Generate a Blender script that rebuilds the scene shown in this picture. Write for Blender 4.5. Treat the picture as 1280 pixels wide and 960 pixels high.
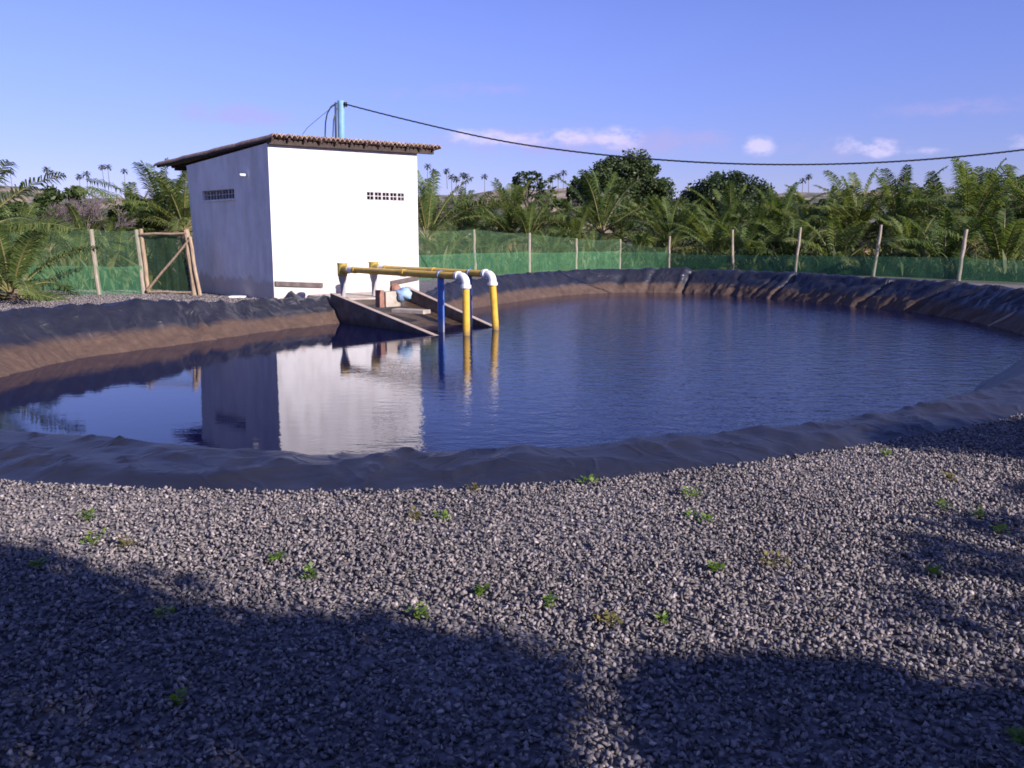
import bpy, bmesh, math, random
import numpy as np
from mathutils import Vector, Matrix, noise

for _o in list(bpy.data.objects):
    bpy.data.objects.remove(_o)
scene = bpy.context.scene
COL = scene.collection
R = math.radians

# ------------------------------------------------------------------ camera
F, PITCH, HE = 1115.0, R(9.37), 1.6          # focal length in photo pixels, tilt, eye height
SP, CP = math.sin(PITCH), math.cos(PITCH)
cam_data = bpy.data.cameras.new('camera')
cam_data.sensor_width = 36.0
cam_data.lens = 36.0 * F / 1280.0
cam_data.clip_start = 0.05
cam_data.clip_end = 3000.0
cam = bpy.data.objects.new('camera', cam_data)
COL.objects.link(cam)
cam.location = (0, 0, HE)
cam.rotation_euler = (R(90) - PITCH, 0, 0)
scene.camera = cam

# ------------------------------------------------------------------ sun and sky
SUN_AZ = math.atan2(0.73, -0.68)             # towards the sun, clockwise from +Y
SUN_EL = R(25)
sx, sy, sz = math.sin(SUN_AZ) * math.cos(SUN_EL), math.cos(SUN_AZ) * math.cos(SUN_EL), math.sin(SUN_EL)
SUN = Vector((sx, sy, sz))
sun_data = bpy.data.lights.new('sun', 'SUN')
sun_data.energy = 4.6
sun_data.angle = R(0.55)
sun_data.color = (1.0, 0.90, 0.79)
sun = bpy.data.objects.new('sun', sun_data)
COL.objects.link(sun)
sun.rotation_euler = SUN.to_track_quat('Z', 'Y').to_euler()
sun.location = (12, -12, 12)

world = bpy.data.worlds.new('World')
scene.world = world
world.use_nodes = True
wt = world.node_tree
wt.nodes.clear()


def wn(kind, **kw):
    n = wt.nodes.new(kind)
    for k, v in kw.items():
        setattr(n, k, v)
    return n


def wmath(op, a, b=None, c=None):
    n = wt.nodes.new('ShaderNodeMath')
    n.operation = op
    for i, v in enumerate((a, b, c)):
        if v is None:
            continue
        if isinstance(v, (int, float)):
            n.inputs[i].default_value = v
        else:
            wt.links.new(v, n.inputs[i])
    return n.outputs[0]


sky = wn('ShaderNodeTexSky', sky_type='NISHITA', sun_disc=False)
sky.sun_elevation = SUN_EL
sky.sun_rotation = SUN_AZ
sky.altitude = 0
sky.air_density = 1.0
sky.dust_density = 0.0
sky.ozone_density = 5.5
tint = wn('ShaderNodeMix', data_type='RGBA', blend_type='MULTIPLY')
tint.inputs['Factor'].default_value = 1.0
tint.inputs[7].default_value = (1.04, 0.83, 1.14, 1)
wt.links.new(sky.outputs[0], tint.inputs[6])
# clouds: small puffs low over the horizon and thin lilac streaks, placed by direction
tc = wn('ShaderNodeTexCoord')
sep = wn('ShaderNodeSeparateXYZ')
wt.links.new(tc.outputs['Generated'], sep.inputs[0])
hx, hy, hz = sep.outputs
el = wmath('ARCSINE', hz)
low = wn('ShaderNodeMapRange', interpolation_type='SMOOTHSTEP')
wt.links.new(el, low.inputs[0])
low.inputs[1].default_value = 0.0
low.inputs[2].default_value = 0.24
lowc = wn('ShaderNodeMix', data_type='RGBA')
wt.links.new(low.outputs[0], lowc.inputs['Factor'])
lowc.inputs[6].default_value = (0.80, 0.62, 0.89, 1)
lowc.inputs[7].default_value = (1.15, 0.83, 1.16, 1)
wt.links.new(lowc.outputs[2], tint.inputs[7])
az = wmath('ARCTAN2', hx, hy)
comb = wn('ShaderNodeCombineXYZ')
wt.links.new(wmath('MULTIPLY', az, 34.0), comb.inputs[0])
wt.links.new(wmath('MULTIPLY', el, 60.0), comb.inputs[1])
cn = wn('ShaderNodeTexNoise')
cn.inputs['Scale'].default_value = 1.0
cn.inputs['Detail'].default_value = 6.0
cn.inputs['Roughness'].default_value = 0.6
wt.links.new(comb.outputs[0], cn.inputs['Vector'])
nz = cn.outputs[0]


def sky_dir(px, py):
    u, v = (px - 640) / F, (py - 480) / F
    d = Vector((u, CP - v * SP, -(SP + v * CP))).normalized()
    return math.atan2(d.x, d.y), math.asin(d.z)


def blob(px, py, rx, ry, power):
    a0, e0 = sky_dir(px, py)
    da = wmath('MULTIPLY', wmath('SUBTRACT', az, a0), F / rx)
    de = wmath('MULTIPLY', wmath('SUBTRACT', el, e0), F / ry)
    r2 = wmath('ADD', wmath('MULTIPLY', da, da), wmath('MULTIPLY', de, de))
    g = wmath('EXPONENT', wmath('MULTIPLY', r2, -1.0))
    return wmath('MULTIPLY', g, power)


def cloud_mask(blobs, lo, hi):
    tot = None
    for b in blobs:
        g = blob(*b)
        tot = g if tot is None else wmath('ADD', tot, g)
    m = wmath('MULTIPLY', tot, wmath('ADD', wmath('MULTIPLY', wmath('SUBTRACT', nz, 0.5), 2.6), 0.85))
    mr = wn('ShaderNodeMapRange', interpolation_type='SMOOTHSTEP')
    wt.links.new(m, mr.inputs[0])
    mr.inputs[1].default_value = lo
    mr.inputs[2].default_value = hi
    return mr.outputs[0]


puffs = cloud_mask([(590, 170, 34, 12, 1.0), (640, 176, 30, 9, 0.8), (705, 172, 42, 13, 1.0), (776, 172, 30, 15, 1.1),
                    (948, 182, 22, 15, 1.1), (1068, 180, 36, 12, 0.8), (1102, 188, 25, 10, .9), (1275, 176, 20, 11, .9),
                    (1165, 188, 30, 6, .6)], 0.28, 1.05)
veils = cloud_mask([(280, 140, 60, 16, .75), (330, 148, 70, 9, .6), (600, 112, 110, 10, .55), (1210, 134, 110, 12, .7),
                    (690, 178, 170, 18, 1.0), (850, 178, 70, 14, .6), (1060, 186, 80, 16, .65), (480, 118, 80, 8, .3)], 0.12, 1.1)
mixv = wn('ShaderNodeMix', data_type='RGBA')
wt.links.new(wmath('MULTIPLY', veils, 0.6), mixv.inputs['Factor'])
wt.links.new(tint.outputs[2], mixv.inputs[6])
mixv.inputs[7].default_value = (3.7, 3.3, 5.6, 1)
mixp = wn('ShaderNodeMix', data_type='RGBA')
wt.links.new(wmath('MULTIPLY', puffs, 0.6), mixp.inputs['Factor'])
wt.links.new(mixv.outputs[2], mixp.inputs[6])
mixp.inputs[7].default_value = (6.8, 5.9, 7.4, 1)
bg = wn('ShaderNodeBackground')
bg.inputs['Strength'].default_value = 0.079
wt.links.new(mixp.outputs[2], bg.inputs['Color'])
wo = wn('ShaderNodeOutputWorld')
wt.links.new(bg.outputs[0], wo.inputs['Surface'])

# ------------------------------------------------------------------ exposure
vs = scene.view_settings
scene.display_settings.display_device = 'sRGB'
vs.view_transform = 'Standard'
vs.look = 'None'
vs.gamma = 1.0
vs.exposure = 0.8
vs.use_white_balance = True
vs.white_balance_temperature = 6050
vs.white_balance_tint = 15
vs.use_curve_mapping = False
scene.cycles.max_bounces = 8
scene.cycles.transparent_max_bounces = 24
scene.cycles.caustics_reflective = False
scene.cycles.caustics_refractive = False
scene.cycles.use_denoising = True
scene.cycles.sample_clamp_indirect = 6.0
scene.cycles.filter_width = 1.7


# ------------------------------------------------------------------ helpers
def ray(px, py):
    u, v = (px - 640) / F, (py - 480) / F
    return Vector((u, CP - v * SP, -(SP + v * CP)))


def P(px, py, z=0.0):
    """Point on the horizontal plane at height z seen at a photo pixel."""
    d = ray(px, py)
    t = (z - HE) / d.z
    return Vector((d.x * t, d.y * t, z))


def Q(px, py, dist):
    """Point at a forward distance seen at a photo pixel."""
    d = ray(px, py)
    t = dist / d.y
    return Vector((d.x * t, dist, HE + d.z * t))


def smooth(a, b, x):
    t = min(1.0, max(0.0, (x - a) / (b - a)))
    return t * t * (3 - 2 * t)


def mesh_from(verts, faces, name, uvs=None):
    me = bpy.data.meshes.new(name)
    me.from_pydata([tuple(v) for v in verts], [], faces)
    me.update()
    return me


def np_mesh(name, V, tris, quads=False):
    """Fast mesh from numpy arrays; every face has the same corner count."""
    k = tris.shape[1]
    me = bpy.data.meshes.new(name)
    me.vertices.add(len(V))
    me.vertices.foreach_set('co', np.ascontiguousarray(V, dtype=np.float32).ravel())
    me.loops.add(tris.size)
    me.loops.foreach_set('vertex_index', np.ascontiguousarray(tris, dtype=np.int32).ravel())
    me.polygons.add(len(tris))
    me.polygons.foreach_set('loop_start', np.arange(0, tris.size, k, dtype=np.int32))
    try:
        me.polygons.foreach_set('loop_total', np.full(len(tris), k, dtype=np.int32))
    except Exception:
        pass
    me.update(calc_edges=True)
    me.validate()
    return me


def add(name, me, mat=None, parent=None, smooth_shade=False):
    o = bpy.data.objects.new(name, me)
    COL.objects.link(o)
    if mat is not None and len(me.materials) == 0:
        me.materials.append(mat)
    if parent is not None:
        o.parent = parent
        o.matrix_parent_inverse = Matrix.Identity(4)
        o.location = Vector((0, 0, 0))
        o.location = -parent.location if parent.get('_world') else (0, 0, 0)
    if smooth_shade and len(me.polygons):
        me.polygons.foreach_set('use_smooth', [True] * len(me.polygons))
    return o


def tag(o, label=None, cat=None, group=None, kind=None):
    if label: o['label'] = label
    if cat: o['category'] = cat
    if group: o['group'] = group
    if kind: o['kind'] = kind
    return o


def empty(name, loc, label, cat, group=None):
    o = bpy.data.objects.new(name, None)
    o.empty_display_size = 0.2
    COL.objects.link(o)
    o.location = loc
    return tag(o, label, cat, group)


def part(name, me, mat, parent, smooth_shade=False):
    """Mesh with world coordinates parented to a thing whose Empty sits at its base."""
    root = parent
    off = Vector((0, 0, 0))
    while root is not None:
        off += root.location
        root = root.parent
    me.transform(Matrix.Translation(-off))
    o = bpy.data.objects.new(name, me)
    COL.objects.link(o)
    if mat is not None:
        me.materials.append(mat)
    o.parent = parent
    if smooth_shade and len(me.polygons):
        me.polygons.foreach_set('use_smooth', [True] * len(me.polygons))
    return o


def copy_thing(o, parent=None):
    c = o.copy()
    COL.objects.link(c)
    if parent is not None:
        c.parent = parent
    for ch in list(o.children):
        copy_thing(ch, c)
    return c


class MB:
    """Collects boxes, tubes and sheets into one mesh."""

    def __init__(self):
        self.v, self.f = [], []

    def quad(self, a, b, c, d):
        n = len(self.v)
        self.v += [Vector(a), Vector(b), Vector(c), Vector(d)]
        self.f.append((n, n + 1, n + 2, n + 3))

    def hexa(self, bot, top):
        """bot, top: four points each, counter-clockwise seen from above."""
        n = len(self.v)
        self.v += [Vector(p) for p in bot] + [Vector(p) for p in top]
        self.f += [(n + 3, n + 2, n + 1, n), (n + 4, n + 5, n + 6, n + 7)]
        for i in range(4):
            j = (i + 1) % 4
            self.f.append((n + i, n + j, n + 4 + j, n + 4 + i))

    def obox(self, o, ux, uy, uz):
        """Box with corner o and edge vectors."""
        o, ux, uy, uz = Vector(o), Vector(ux), Vector(uy), Vector(uz)
        if ux.cross(uy).dot(uz) < 0:
            ux, uy = uy, ux
        b = [o, o + ux, o + ux + uy, o + uy]
        self.hexa(b, [p + uz for p in b])

    def tube(self, pts, rad, n=10, caps=True):
        pts = [Vector(p) for p in pts]
        if isinstance(rad, (int, float)):
            rad = [rad] * len(pts)
        base = len(self.v)
        up = None
        for i, p in enumerate(pts):
            d = (pts[min(i + 1, len(pts) - 1)] - pts[max(i - 1, 0)])
            if d.length < 1e-9:
                d = Vector((0, 0, 1))
            d.normalize()
            if up is None:
                up = Vector((0, 0, 1)) if abs(d.z) < 0.9 else Vector((1, 0, 0))
            s = d.cross(up)
            if s.length < 1e-6:
                s = d.cross(Vector((0, 1, 0)))
            s.normalize()
            up = s.cross(d).normalized()
            for k in range(n):
                a = 2 * math.pi * k / n
                self.v.append(p + (s * math.cos(a) + up * math.sin(a)) * rad[i])
        for i in range(len(pts) - 1):
            for k in range(n):
                k2 = (k + 1) % n
                self.f.append((base + i * n + k, base + i * n + k2, base + (i + 1) * n + k2, base + (i + 1) * n + k))
        if caps:
            self.f.append(tuple(base + k for k in range(n - 1, -1, -1)))
            e = base + (len(pts) - 1) * n
            self.f.append(tuple(e + k for k in range(n)))

    def mesh(self, name, bevel=0.0, seg=2):
        me = mesh_from(self.v, self.f, name)
        bm = bmesh.new()
        bm.from_mesh(me)
        bmesh.ops.recalc_face_normals(bm, faces=bm.faces)
        if bevel:
            bmesh.ops.bevel(bm, geom=[e for e in bm.edges if len(e.link_faces) == 2 and e.calc_face_angle(0) > 0.6], offset=bevel,
                            segments=seg, affect='EDGES', profile=0.6)
        bm.to_mesh(me)
        bm.free()
        return me


# ------------------------------------------------------------------ materials
def material(name):
    m = bpy.data.materials.new(name)
    m.use_nodes = True
    nt = m.node_tree
    b = nt.nodes['Principled BSDF']
    return m, nt, b


def nd(nt, kind, **kw):
    n = nt.nodes.new(kind)
    for k, v in kw.items():
        setattr(n, k, v)
    return n


def ramp(nt, fac, stops):
    r = nd(nt, 'ShaderNodeValToRGB')
    e = r.color_ramp.elements
    while len(e) < len(stops):
        e.new(0.5)
    for el_, (p, c) in zip(e, stops):
        el_.position = p
        el_.color = (*c, 1)
    nt.links.new(fac, r.inputs[0])
    return r.outputs[0]


def noise_tex(nt, scale, detail=4, rough=0.6, coord='Object', vec=None, dist=0.0, mapping=None):
    n = nd(nt, 'ShaderNodeTexNoise')
    n.inputs['Scale'].default_value = scale
    n.inputs['Detail'].default_value = detail
    n.inputs['Roughness'].default_value = rough
    n.inputs['Distortion'].default_value = dist
    if vec is None:
        t = nd(nt, 'ShaderNodeTexCoord')
        vec = t.outputs[coord]
    if mapping:
        mp = nd(nt, 'ShaderNodeMapping')
        mp.inputs['Scale'].default_value = mapping
        nt.links.new(vec, mp.inputs[0])
        vec = mp.outputs[0]
    nt.links.new(vec, n.inputs['Vector'])
    return n.outputs[0]


def bump(nt, b, height, strength=0.3, dist=0.02, prev=None):
    n = nd(nt, 'ShaderNodeBump')
    n.inputs['Strength'].default_value = strength
    n.inputs['Distance'].default_value = dist
    nt.links.new(height, n.inputs['Height'])
    if prev is not None:
        nt.links.new(prev, n.inputs['Normal'])
    nt.links.new(n.outputs[0], b.inputs['Normal'])
    return n.outputs[0]


def mixc(nt, fac, a, b, blend='MIX'):
    n = nd(nt, 'ShaderNodeMix', data_type='RGBA', blend_type=blend)
    for sock, v in ((n.inputs[0], fac), (n.inputs[6], a), (n.inputs[7], b)):
        if isinstance(v, (int, float)):
            sock.default_value = v
        elif isinstance(v, tuple):
            sock.default_value = (*v, 1) if len(v) == 3 else v
        else:
            nt.links.new(v, sock)
    return n.outputs[2]


def surf(name, c1, c2, scale=6, rough=0.7, bump_s=0.3, bump_d=0.01, bscale=None, c3=None, detail=5, spec=0.4, mapping=None):
    m, nt, b = material(name)
    n = noise_tex(nt, scale, detail, 0.62, mapping=mapping)
    stops = [(0.3, c1), (0.7, c2)] if c3 is None else [(0.25, c1), (0.5, c2), (0.75, c3)]
    nt.links.new(ramp(nt, n, stops), b.inputs['Base Color'])
    b.inputs['Roughness'].default_value = rough
    b.inputs['Specular IOR Level'].default_value = spec
    h = noise_tex(nt, bscale or scale * 4, 6, 0.65, mapping=mapping)
    bump(nt, b, h, bump_s, bump_d)
    return m


def leaf_mat(name, ca, cb, cc, rough=0.5, trans=0.35, scale=0.9):
    """Foliage: reflects and lets light through; hue differs from leaf to leaf and from plant to plant."""
    m, nt, b = material(name)
    g = nd(nt, 'ShaderNodeNewGeometry')
    oi = nd(nt, 'ShaderNodeObjectInfo')
    n = noise_tex(nt, scale, 3, 0.6)
    a1 = nd(nt, 'ShaderNodeMath', operation='MULTIPLY')
    nt.links.new(g.outputs['Random Per Island'], a1.inputs[0])
    a1.inputs[1].default_value = 0.42
    a2 = nd(nt, 'ShaderNodeMath', operation='MULTIPLY_ADD')
    nt.links.new(oi.outputs['Random'], a2.inputs[0])
    a2.inputs[1].default_value = 0.26
    nt.links.new(a1.outputs[0], a2.inputs[2])
    a3 = nd(nt, 'ShaderNodeMath', operation='MULTIPLY_ADD')
    nt.links.new(n, a3.inputs[0])
    a3.inputs[1].default_value = 0.4
    nt.links.new(a2.outputs[0], a3.inputs[2])
    col = ramp(nt, a3.outputs[0], [(0.2, ca), (0.5, cb), (0.85, cc)])
    nt.links.new(col, b.inputs['Base Color'])
    b.inputs['Roughness'].default_value = rough
    b.inputs['Specular IOR Level'].default_value = 0.35
    tr = nd(nt, 'ShaderNodeBsdfTranslucent')
    tcol = mixc(nt, 1.0, col, (1.25, 1.2, 0.6), 'MULTIPLY')
    nt.links.new(tcol, tr.inputs['Color'])
    mx = nd(nt, 'ShaderNodeMixShader')
    mx.inputs[0].default_value = trans
    nt.links.new(b.outputs[0], mx.inputs[1])
    nt.links.new(tr.outputs[0], mx.inputs[2])
    nt.links.new(mx.outputs[0], nt.nodes['Material Output'].inputs['Surface'])
    return m


M = {}
M['palm'] = leaf_mat('palm_leaflets', (0.045, 0.08, 0.02), (0.10, 0.155, 0.038), (0.22, 0.245, 0.075), 0.45, 0.48, 0.5)
M['dry_palm'] = leaf_mat('dry_palm_leaflets', (0.10, 0.06, 0.03), (0.2, 0.13, 0.06), (0.3, 0.22, 0.10), 0.6, 0.25)
M['tree'] = leaf_mat('broad_leaves', (0.016, 0.030, 0.012), (0.034, 0.058, 0.018), (0.07, 0.095, 0.03), 0.45, 0.25, 0.35)
M['tree_light'] = leaf_mat('light_broad_leaves', (0.024, 0.044, 0.014), (0.055, 0.085, 0.026), (0.10, 0.125, 0.045), 0.5, 0.28, 0.35)
M['far_palm'] = leaf_mat('far_palm_leaves', (0.03, 0.04, 0.03), (0.05, 0.055, 0.04), (0.075, 0.07, 0.055), 0.6, 0.15)
M['weed'] = leaf_mat('weed_leaves', (0.06, 0.12, 0.012), (0.13, 0.22, 0.022), (0.24, 0.32, 0.05), 0.5, 0.35, 4)
M['dry_weed'] = leaf_mat('dry_weed_leaves', (0.12, 0.12, 0.03), (0.19, 0.17, 0.05), (0.24, 0.17, 0.07), 0.6, 0.3, 4)
M['under'] = leaf_mat('undergrowth_leaves', (0.03, 0.045, 0.012), (0.07, 0.10, 0.025), (0.15, 0.145, 0.05), 0.6, 0.3, 0.3)
M['bark'] = surf('bark', (0.10, 0.085, 0.07), (0.22, 0.19, 0.16), 8, 0.9, 0.6, 0.02)
M['palm_bark'] = surf('palm_bark', (0.11, 0.08, 0.05), (0.24, 0.18, 0.12), 9, 0.9, 0.6, 0.02, mapping=(1, 1, 4))
M['twig'] = surf('bare_twigs', (0.10, 0.075, 0.08), (0.19, 0.145, 0.15), 5, 0.9, 0.2, 0.01)
M['post'] = surf('weathered_post', (0.22, 0.18, 0.14), (0.42, 0.35, 0.27), 5, 0.85, 0.5, 0.01, mapping=(4, 4, 0.8))
M['gate_wood'] = surf('gate_wood', (0.24, 0.165, 0.105), (0.44, 0.33, 0.215), 5, 0.85, 0.5, 0.01, mapping=(4, 4, 0.8))
M['dark_wood'] = surf('dark_wood', (0.03, 0.02, 0.017), (0.075, 0.05, 0.04), 4, 0.8, 0.5, 0.01, mapping=(3, 3, 3))
M['grey_board'] = surf('grey_board', (0.07, 0.055, 0.05), (0.14, 0.11, 0.10), 5, 0.85, 0.4, 0.01)
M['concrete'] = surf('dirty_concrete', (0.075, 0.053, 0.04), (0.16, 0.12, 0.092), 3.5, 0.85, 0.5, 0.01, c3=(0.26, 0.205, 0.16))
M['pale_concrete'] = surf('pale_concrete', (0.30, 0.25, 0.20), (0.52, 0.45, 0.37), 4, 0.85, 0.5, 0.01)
M['rim'] = surf('lit_concrete_rim', (0.34, 0.26, 0.2), (0.5, 0.4, 0.32), 5, 0.85, 0.5, 0.01)  # sunlight on the wall tops put into a paler concrete colour
M['wet'] = surf('wet_silt', (0.035, 0.022, 0.014), (0.10, 0.065, 0.04), 4, 0.5, 0.5, 0.01)
M['brick'] = surf('shade_brown', (0.20, 0.09, 0.06), (0.36, 0.2, 0.14), 7, 0.85, 0.5, 0.01)  # brown for the painted shaded side of the block, also for the stone
M['white_pvc'] = surf('white_plastic', (0.74, 0.73, 0.72), (0.82, 0.81, 0.8), 5, 0.35, 0.05, 0.004)
M['yellow_pvc'] = surf('yellow_pipe_plastic', (0.38, 0.235, 0.035), (0.64, 0.39, 0.04), 5, 0.42, 0.1, 0.004, c3=(0.70, 0.45, 0.06))
M['olive_pvc'] = surf('dusty_yellow_plastic', (0.36, 0.25, 0.05), (0.5, 0.35, 0.07), 4, 0.45, 0.1, 0.004)
M['grey_pvc'] = surf('grey_plastic', (0.30, 0.29, 0.28), (0.42, 0.40, 0.38), 5, 0.5, 0.1, 0.004)
M['blue_pipe'] = surf('blue_paint', (0.045, 0.12, 0.40), (0.09, 0.19, 0.50), 4, 0.35, 0.1, 0.004)
M['blue_cloth'] = surf('faded_blue', (0.22, 0.34, 0.52), (0.35, 0.48, 0.64), 8, 0.7, 0.3, 0.01)
M['cyan_pole'] = surf('cyan_paint', (0.15, 0.30, 0.42), (0.22, 0.40, 0.53), 3, 0.45, 0.1, 0.004)
M['cable'] = surf('black_cable', (0.012, 0.012, 0.014), (0.03, 0.03, 0.034), 12, 0.5, 0.2, 0.004)
M['dark'] = surf('dark_interior', (0.02, 0.02, 0.024), (0.05, 0.05, 0.06), 3, 0.9, 0.2, 0.01)
M['vent'] = surf('vent_concrete', (0.45, 0.42, 0.40), (0.62, 0.59, 0.57), 9, 0.85, 0.3, 0.004)

def waterline(mat, col, lo, hi):
    nt = mat.node_tree
    b = nt.nodes['Principled BSDF']
    src = b.inputs['Base Color'].links[0].from_socket
    g = nd(nt, 'ShaderNodeNewGeometry')
    sp = nd(nt, 'ShaderNodeSeparateXYZ')
    nt.links.new(g.outputs['Position'], sp.inputs[0])
    n = noise_tex(nt, 9, 4, 0.6)
    ma = nd(nt, 'ShaderNodeMath', operation='MULTIPLY_ADD')
    nt.links.new(n, ma.inputs[0]); ma.inputs[1].default_value = 0.22
    nt.links.new(sp.outputs[2], ma.inputs[2])
    mr = nd(nt, 'ShaderNodeMapRange')
    nt.links.new(ma.outputs[0], mr.inputs[0])
    mr.inputs[1].default_value = lo; mr.inputs[2].default_value = hi
    mr.inputs[3].default_value = 0.75; mr.inputs[4].default_value = 0.0
    nt.links.new(mixc(nt, mr.outputs[0], src, col), b.inputs['Base Color'])


waterline(M['yellow_pvc'], (0.16, 0.12, 0.06), -0.26, -0.12)
waterline(M['blue_pipe'], (0.30, 0.29, 0.28), -0.18, 0.02)
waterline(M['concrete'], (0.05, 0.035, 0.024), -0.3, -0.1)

# hut plaster
m, nt, b = material('white_plaster')
n1 = noise_tex(nt, 0.8, 6, 0.65)
n2 = noise_tex(nt, 3.5, 5, 0.6, mapping=(1, 1, 0.25))
base = ramp(nt, n1, [(0.3, (0.62, 0.60, 0.60)), (0.65, (0.80, 0.78, 0.77))])
stain = ramp(nt, n2, [(0.25, (0.82, 0.80, 0.78)), (0.55, (1, 1, 1))])
colr = mixc(nt, 1.0, base, stain, 'MULTIPLY')
# splashed dirt near the ground
geo = nd(nt, 'ShaderNodeNewGeometry')
sp_ = nd(nt, 'ShaderNodeSeparateXYZ')
nt.links.new(geo.outputs['Position'], sp_.inputs[0])
zz = nd(nt, 'ShaderNodeMath', operation='MULTIPLY_ADD')
nt.links.new(n2, zz.inputs[0]); zz.inputs[1].default_value = -0.9
nt.links.new(sp_.outputs[2], zz.inputs[2])
dirt = ramp(nt, zz.outputs[0], [(0.0, (.6, .6, .6)), (0.12, (0, 0, 0))])
colr = mixc(nt, dirt, colr, (0.42, 0.34, 0.28))
nt.links.new(colr, b.inputs['Base Color'])
b.inputs['Roughness'].default_value = 0.9
b.inputs['Specular IOR Level'].default_value = 0.2
bump(nt, b, noise_tex(nt, 9, 6, 0.7), 0.35, 0.02, bump(nt, b, noise_tex(nt, 1.3, 3, 0.5), 0.5, 0.05))
M['plaster'] = m

# roof tiles
m, nt, b = material('clay_roof_tiles')
n1 = noise_tex(nt, 7, 5, 0.7)
c = ramp(nt, n1, [(0.25, (0.12, 0.08, 0.06)), (0.5, (0.31, 0.205, 0.148)), (0.75, (0.50, 0.385, 0.295))])
nt.links.new(c, b.inputs['Base Color'])
b.inputs['Roughness'].default_value = 0.9
bump(nt, b, noise_tex(nt, 30, 5, 0.7), 0.4, 0.01)
M['tile'] = m


# gravel: each stone has its own tint; the same stones continue as a voronoi pattern where they are too far to count
def stone_ramp(nt, fac):
    return ramp(nt, fac, [(0.0, (0.085, 0.081, 0.082)), (0.35, (0.16, 0.148, 0.146)), (0.7, (0.225, 0.205, 0.198)), (0.94, (0.30, 0.265, 0.25)), (1.0, (0.44, 0.40, 0.37))])


m, nt, b = material('gravel_stones')
geo = nd(nt, 'ShaderNodeNewGeometry')
c = mixc(nt, 1.0, stone_ramp(nt, geo.outputs['Random Per Island']), (1.08, 1.065, 1.04), 'MULTIPLY')
n1 = noise_tex(nt, 90, 4, 0.7)
c = mixc(nt, 0.55, c, ramp(nt, n1, [(0.3, (0.55, 0.55, 0.58)), (0.7, (1.25, 1.2, 1.18))]), 'MULTIPLY')
big = noise_tex(nt, 0.55, 4, 0.6)
c = mixc(nt, 0.8, c, ramp(nt, big, [(0.3, (0.72, 0.71, 0.74)), (0.7, (1.15, 1.13, 1.1))]), 'MULTIPLY')
nt.links.new(c, b.inputs['Base Color'])
b.inputs['Roughness'].default_value = 0.8
b.inputs['Specular IOR Level'].default_value = 0.35
M['stone'] = m

m, nt, b = material('ground_gravel')
tcn = nd(nt, 'ShaderNodeTexCoord')
vor = nd(nt, 'ShaderNodeTexVoronoi')
vor.inputs['Scale'].default_value = 34
nt.links.new(tcn.outputs['Object'], vor.inputs['Vector'])
sepc = nd(nt, 'ShaderNodeSeparateColor')
nt.links.new(vor.outputs['Color'], sepc.inputs[0])
gcol = mixc(nt, 1.0, stone_ramp(nt, sepc.outputs[0]), (0.98, 0.98, 0.98), 'MULTIPLY')
big = noise_tex(nt, 0.55, 4, 0.6)
gcol = mixc(nt, 0.8, gcol, ramp(nt, big, [(0.3, (0.72, 0.71, 0.74)), (0.7, (1.15, 1.13, 1.1))]), 'MULTIPLY')
att = nd(nt, 'ShaderNodeAttribute', attribute_name='field')
n3 = noise_tex(nt, 0.35, 6, 0.65)
scrub = ramp(nt, n3, [(0.3, (0.035, 0.042, 0.018)), (0.55, (0.10, 0.095, 0.045)), (0.75, (0.22, 0.17, 0.11))])
fa = nd(nt, 'ShaderNodeMath', operation='MULTIPLY_ADD')
nt.links.new(noise_tex(nt, 0.8, 5, 0.6), fa.inputs[0]); fa.inputs[1].default_value = 0.5
nt.links.new(att.outputs['Fac'], fa.inputs[2])
fr = ramp(nt, fa.outputs[0], [(0.45, (0, 0, 0)), (0.85, (1, 1, 1))])
nt.links.new(mixc(nt, fr, gcol, scrub), b.inputs['Base Color'])
b.inputs['Roughness'].default_value = 0.9
b.inputs['Specular IOR Level'].default_value = 0.2
bump(nt, b, vor.outputs['Distance'], 0.6, -0.012)
M['ground'] = m

# pond liner: black sheet, dusted with dried brown silt where the water has stood
m, nt, b = material('black_liner')
att = nd(nt, 'ShaderNodeAttribute', attribute_name='silt')
n1 = noise_tex(nt, 1.6, 6, 0.65, dist=0.6)
n2 = noise_tex(nt, 7, 5, 0.65)
sm = nd(nt, 'ShaderNodeMath', operation='MULTIPLY_ADD')
nt.links.new(n1, sm.inputs[0]); sm.inputs[1].default_value = 0.55
nt.links.new(att.outputs['Fac'], sm.inputs[2])
sf = ramp(nt, sm.outputs[0], [(0.62, (0, 0, 0)), (0.86, (0.6, 0.6, 0.6)), (1.0, (1, 1, 1))])
black = ramp(nt, n1, [(0.3, (0.012, 0.0125, 0.019)), (0.6, (0.019, 0.0195, 0.028)), (0.8, (0.033, 0.032, 0.043))])
silt = ramp(nt, n2, [(0.25, (0.052, 0.028, 0.018)), (0.55, (0.08, 0.046, 0.030)), (0.8, (0.115, 0.072, 0.05))])
nt.links.new(mixc(nt, sf, black, silt), b.inputs['Base Color'])
rr = nd(nt, 'ShaderNodeMapRange')
nt.links.new(sf, rr.inputs[0])
rr.inputs[3].default_value = 0.45
rr.inputs[4].default_value = 0.85
nt.links.new(rr.outputs[0], b.inputs['Roughness'])
b.inputs['Specular IOR Level'].default_value = 0.65
cr = nd(nt, 'ShaderNodeMath', operation='SUBTRACT')
nt.links.new(noise_tex(nt, 1.7, 2, 0.45, dist=0.9), cr.inputs[0]); cr.inputs[1].default_value = 0.5
ca_ = nd(nt, 'ShaderNodeMath', operation='ABSOLUTE')
nt.links.new(cr.outputs[0], ca_.inputs[0])
cm_ = nd(nt, 'ShaderNodeMapRange')
nt.links.new(ca_.outputs[0], cm_.inputs[0])
cm_.inputs[1].default_value = 0.0; cm_.inputs[2].default_value = 0.04
cm_.inputs[3].default_value = 1.0; cm_.inputs[4].default_value = 0.0
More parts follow.
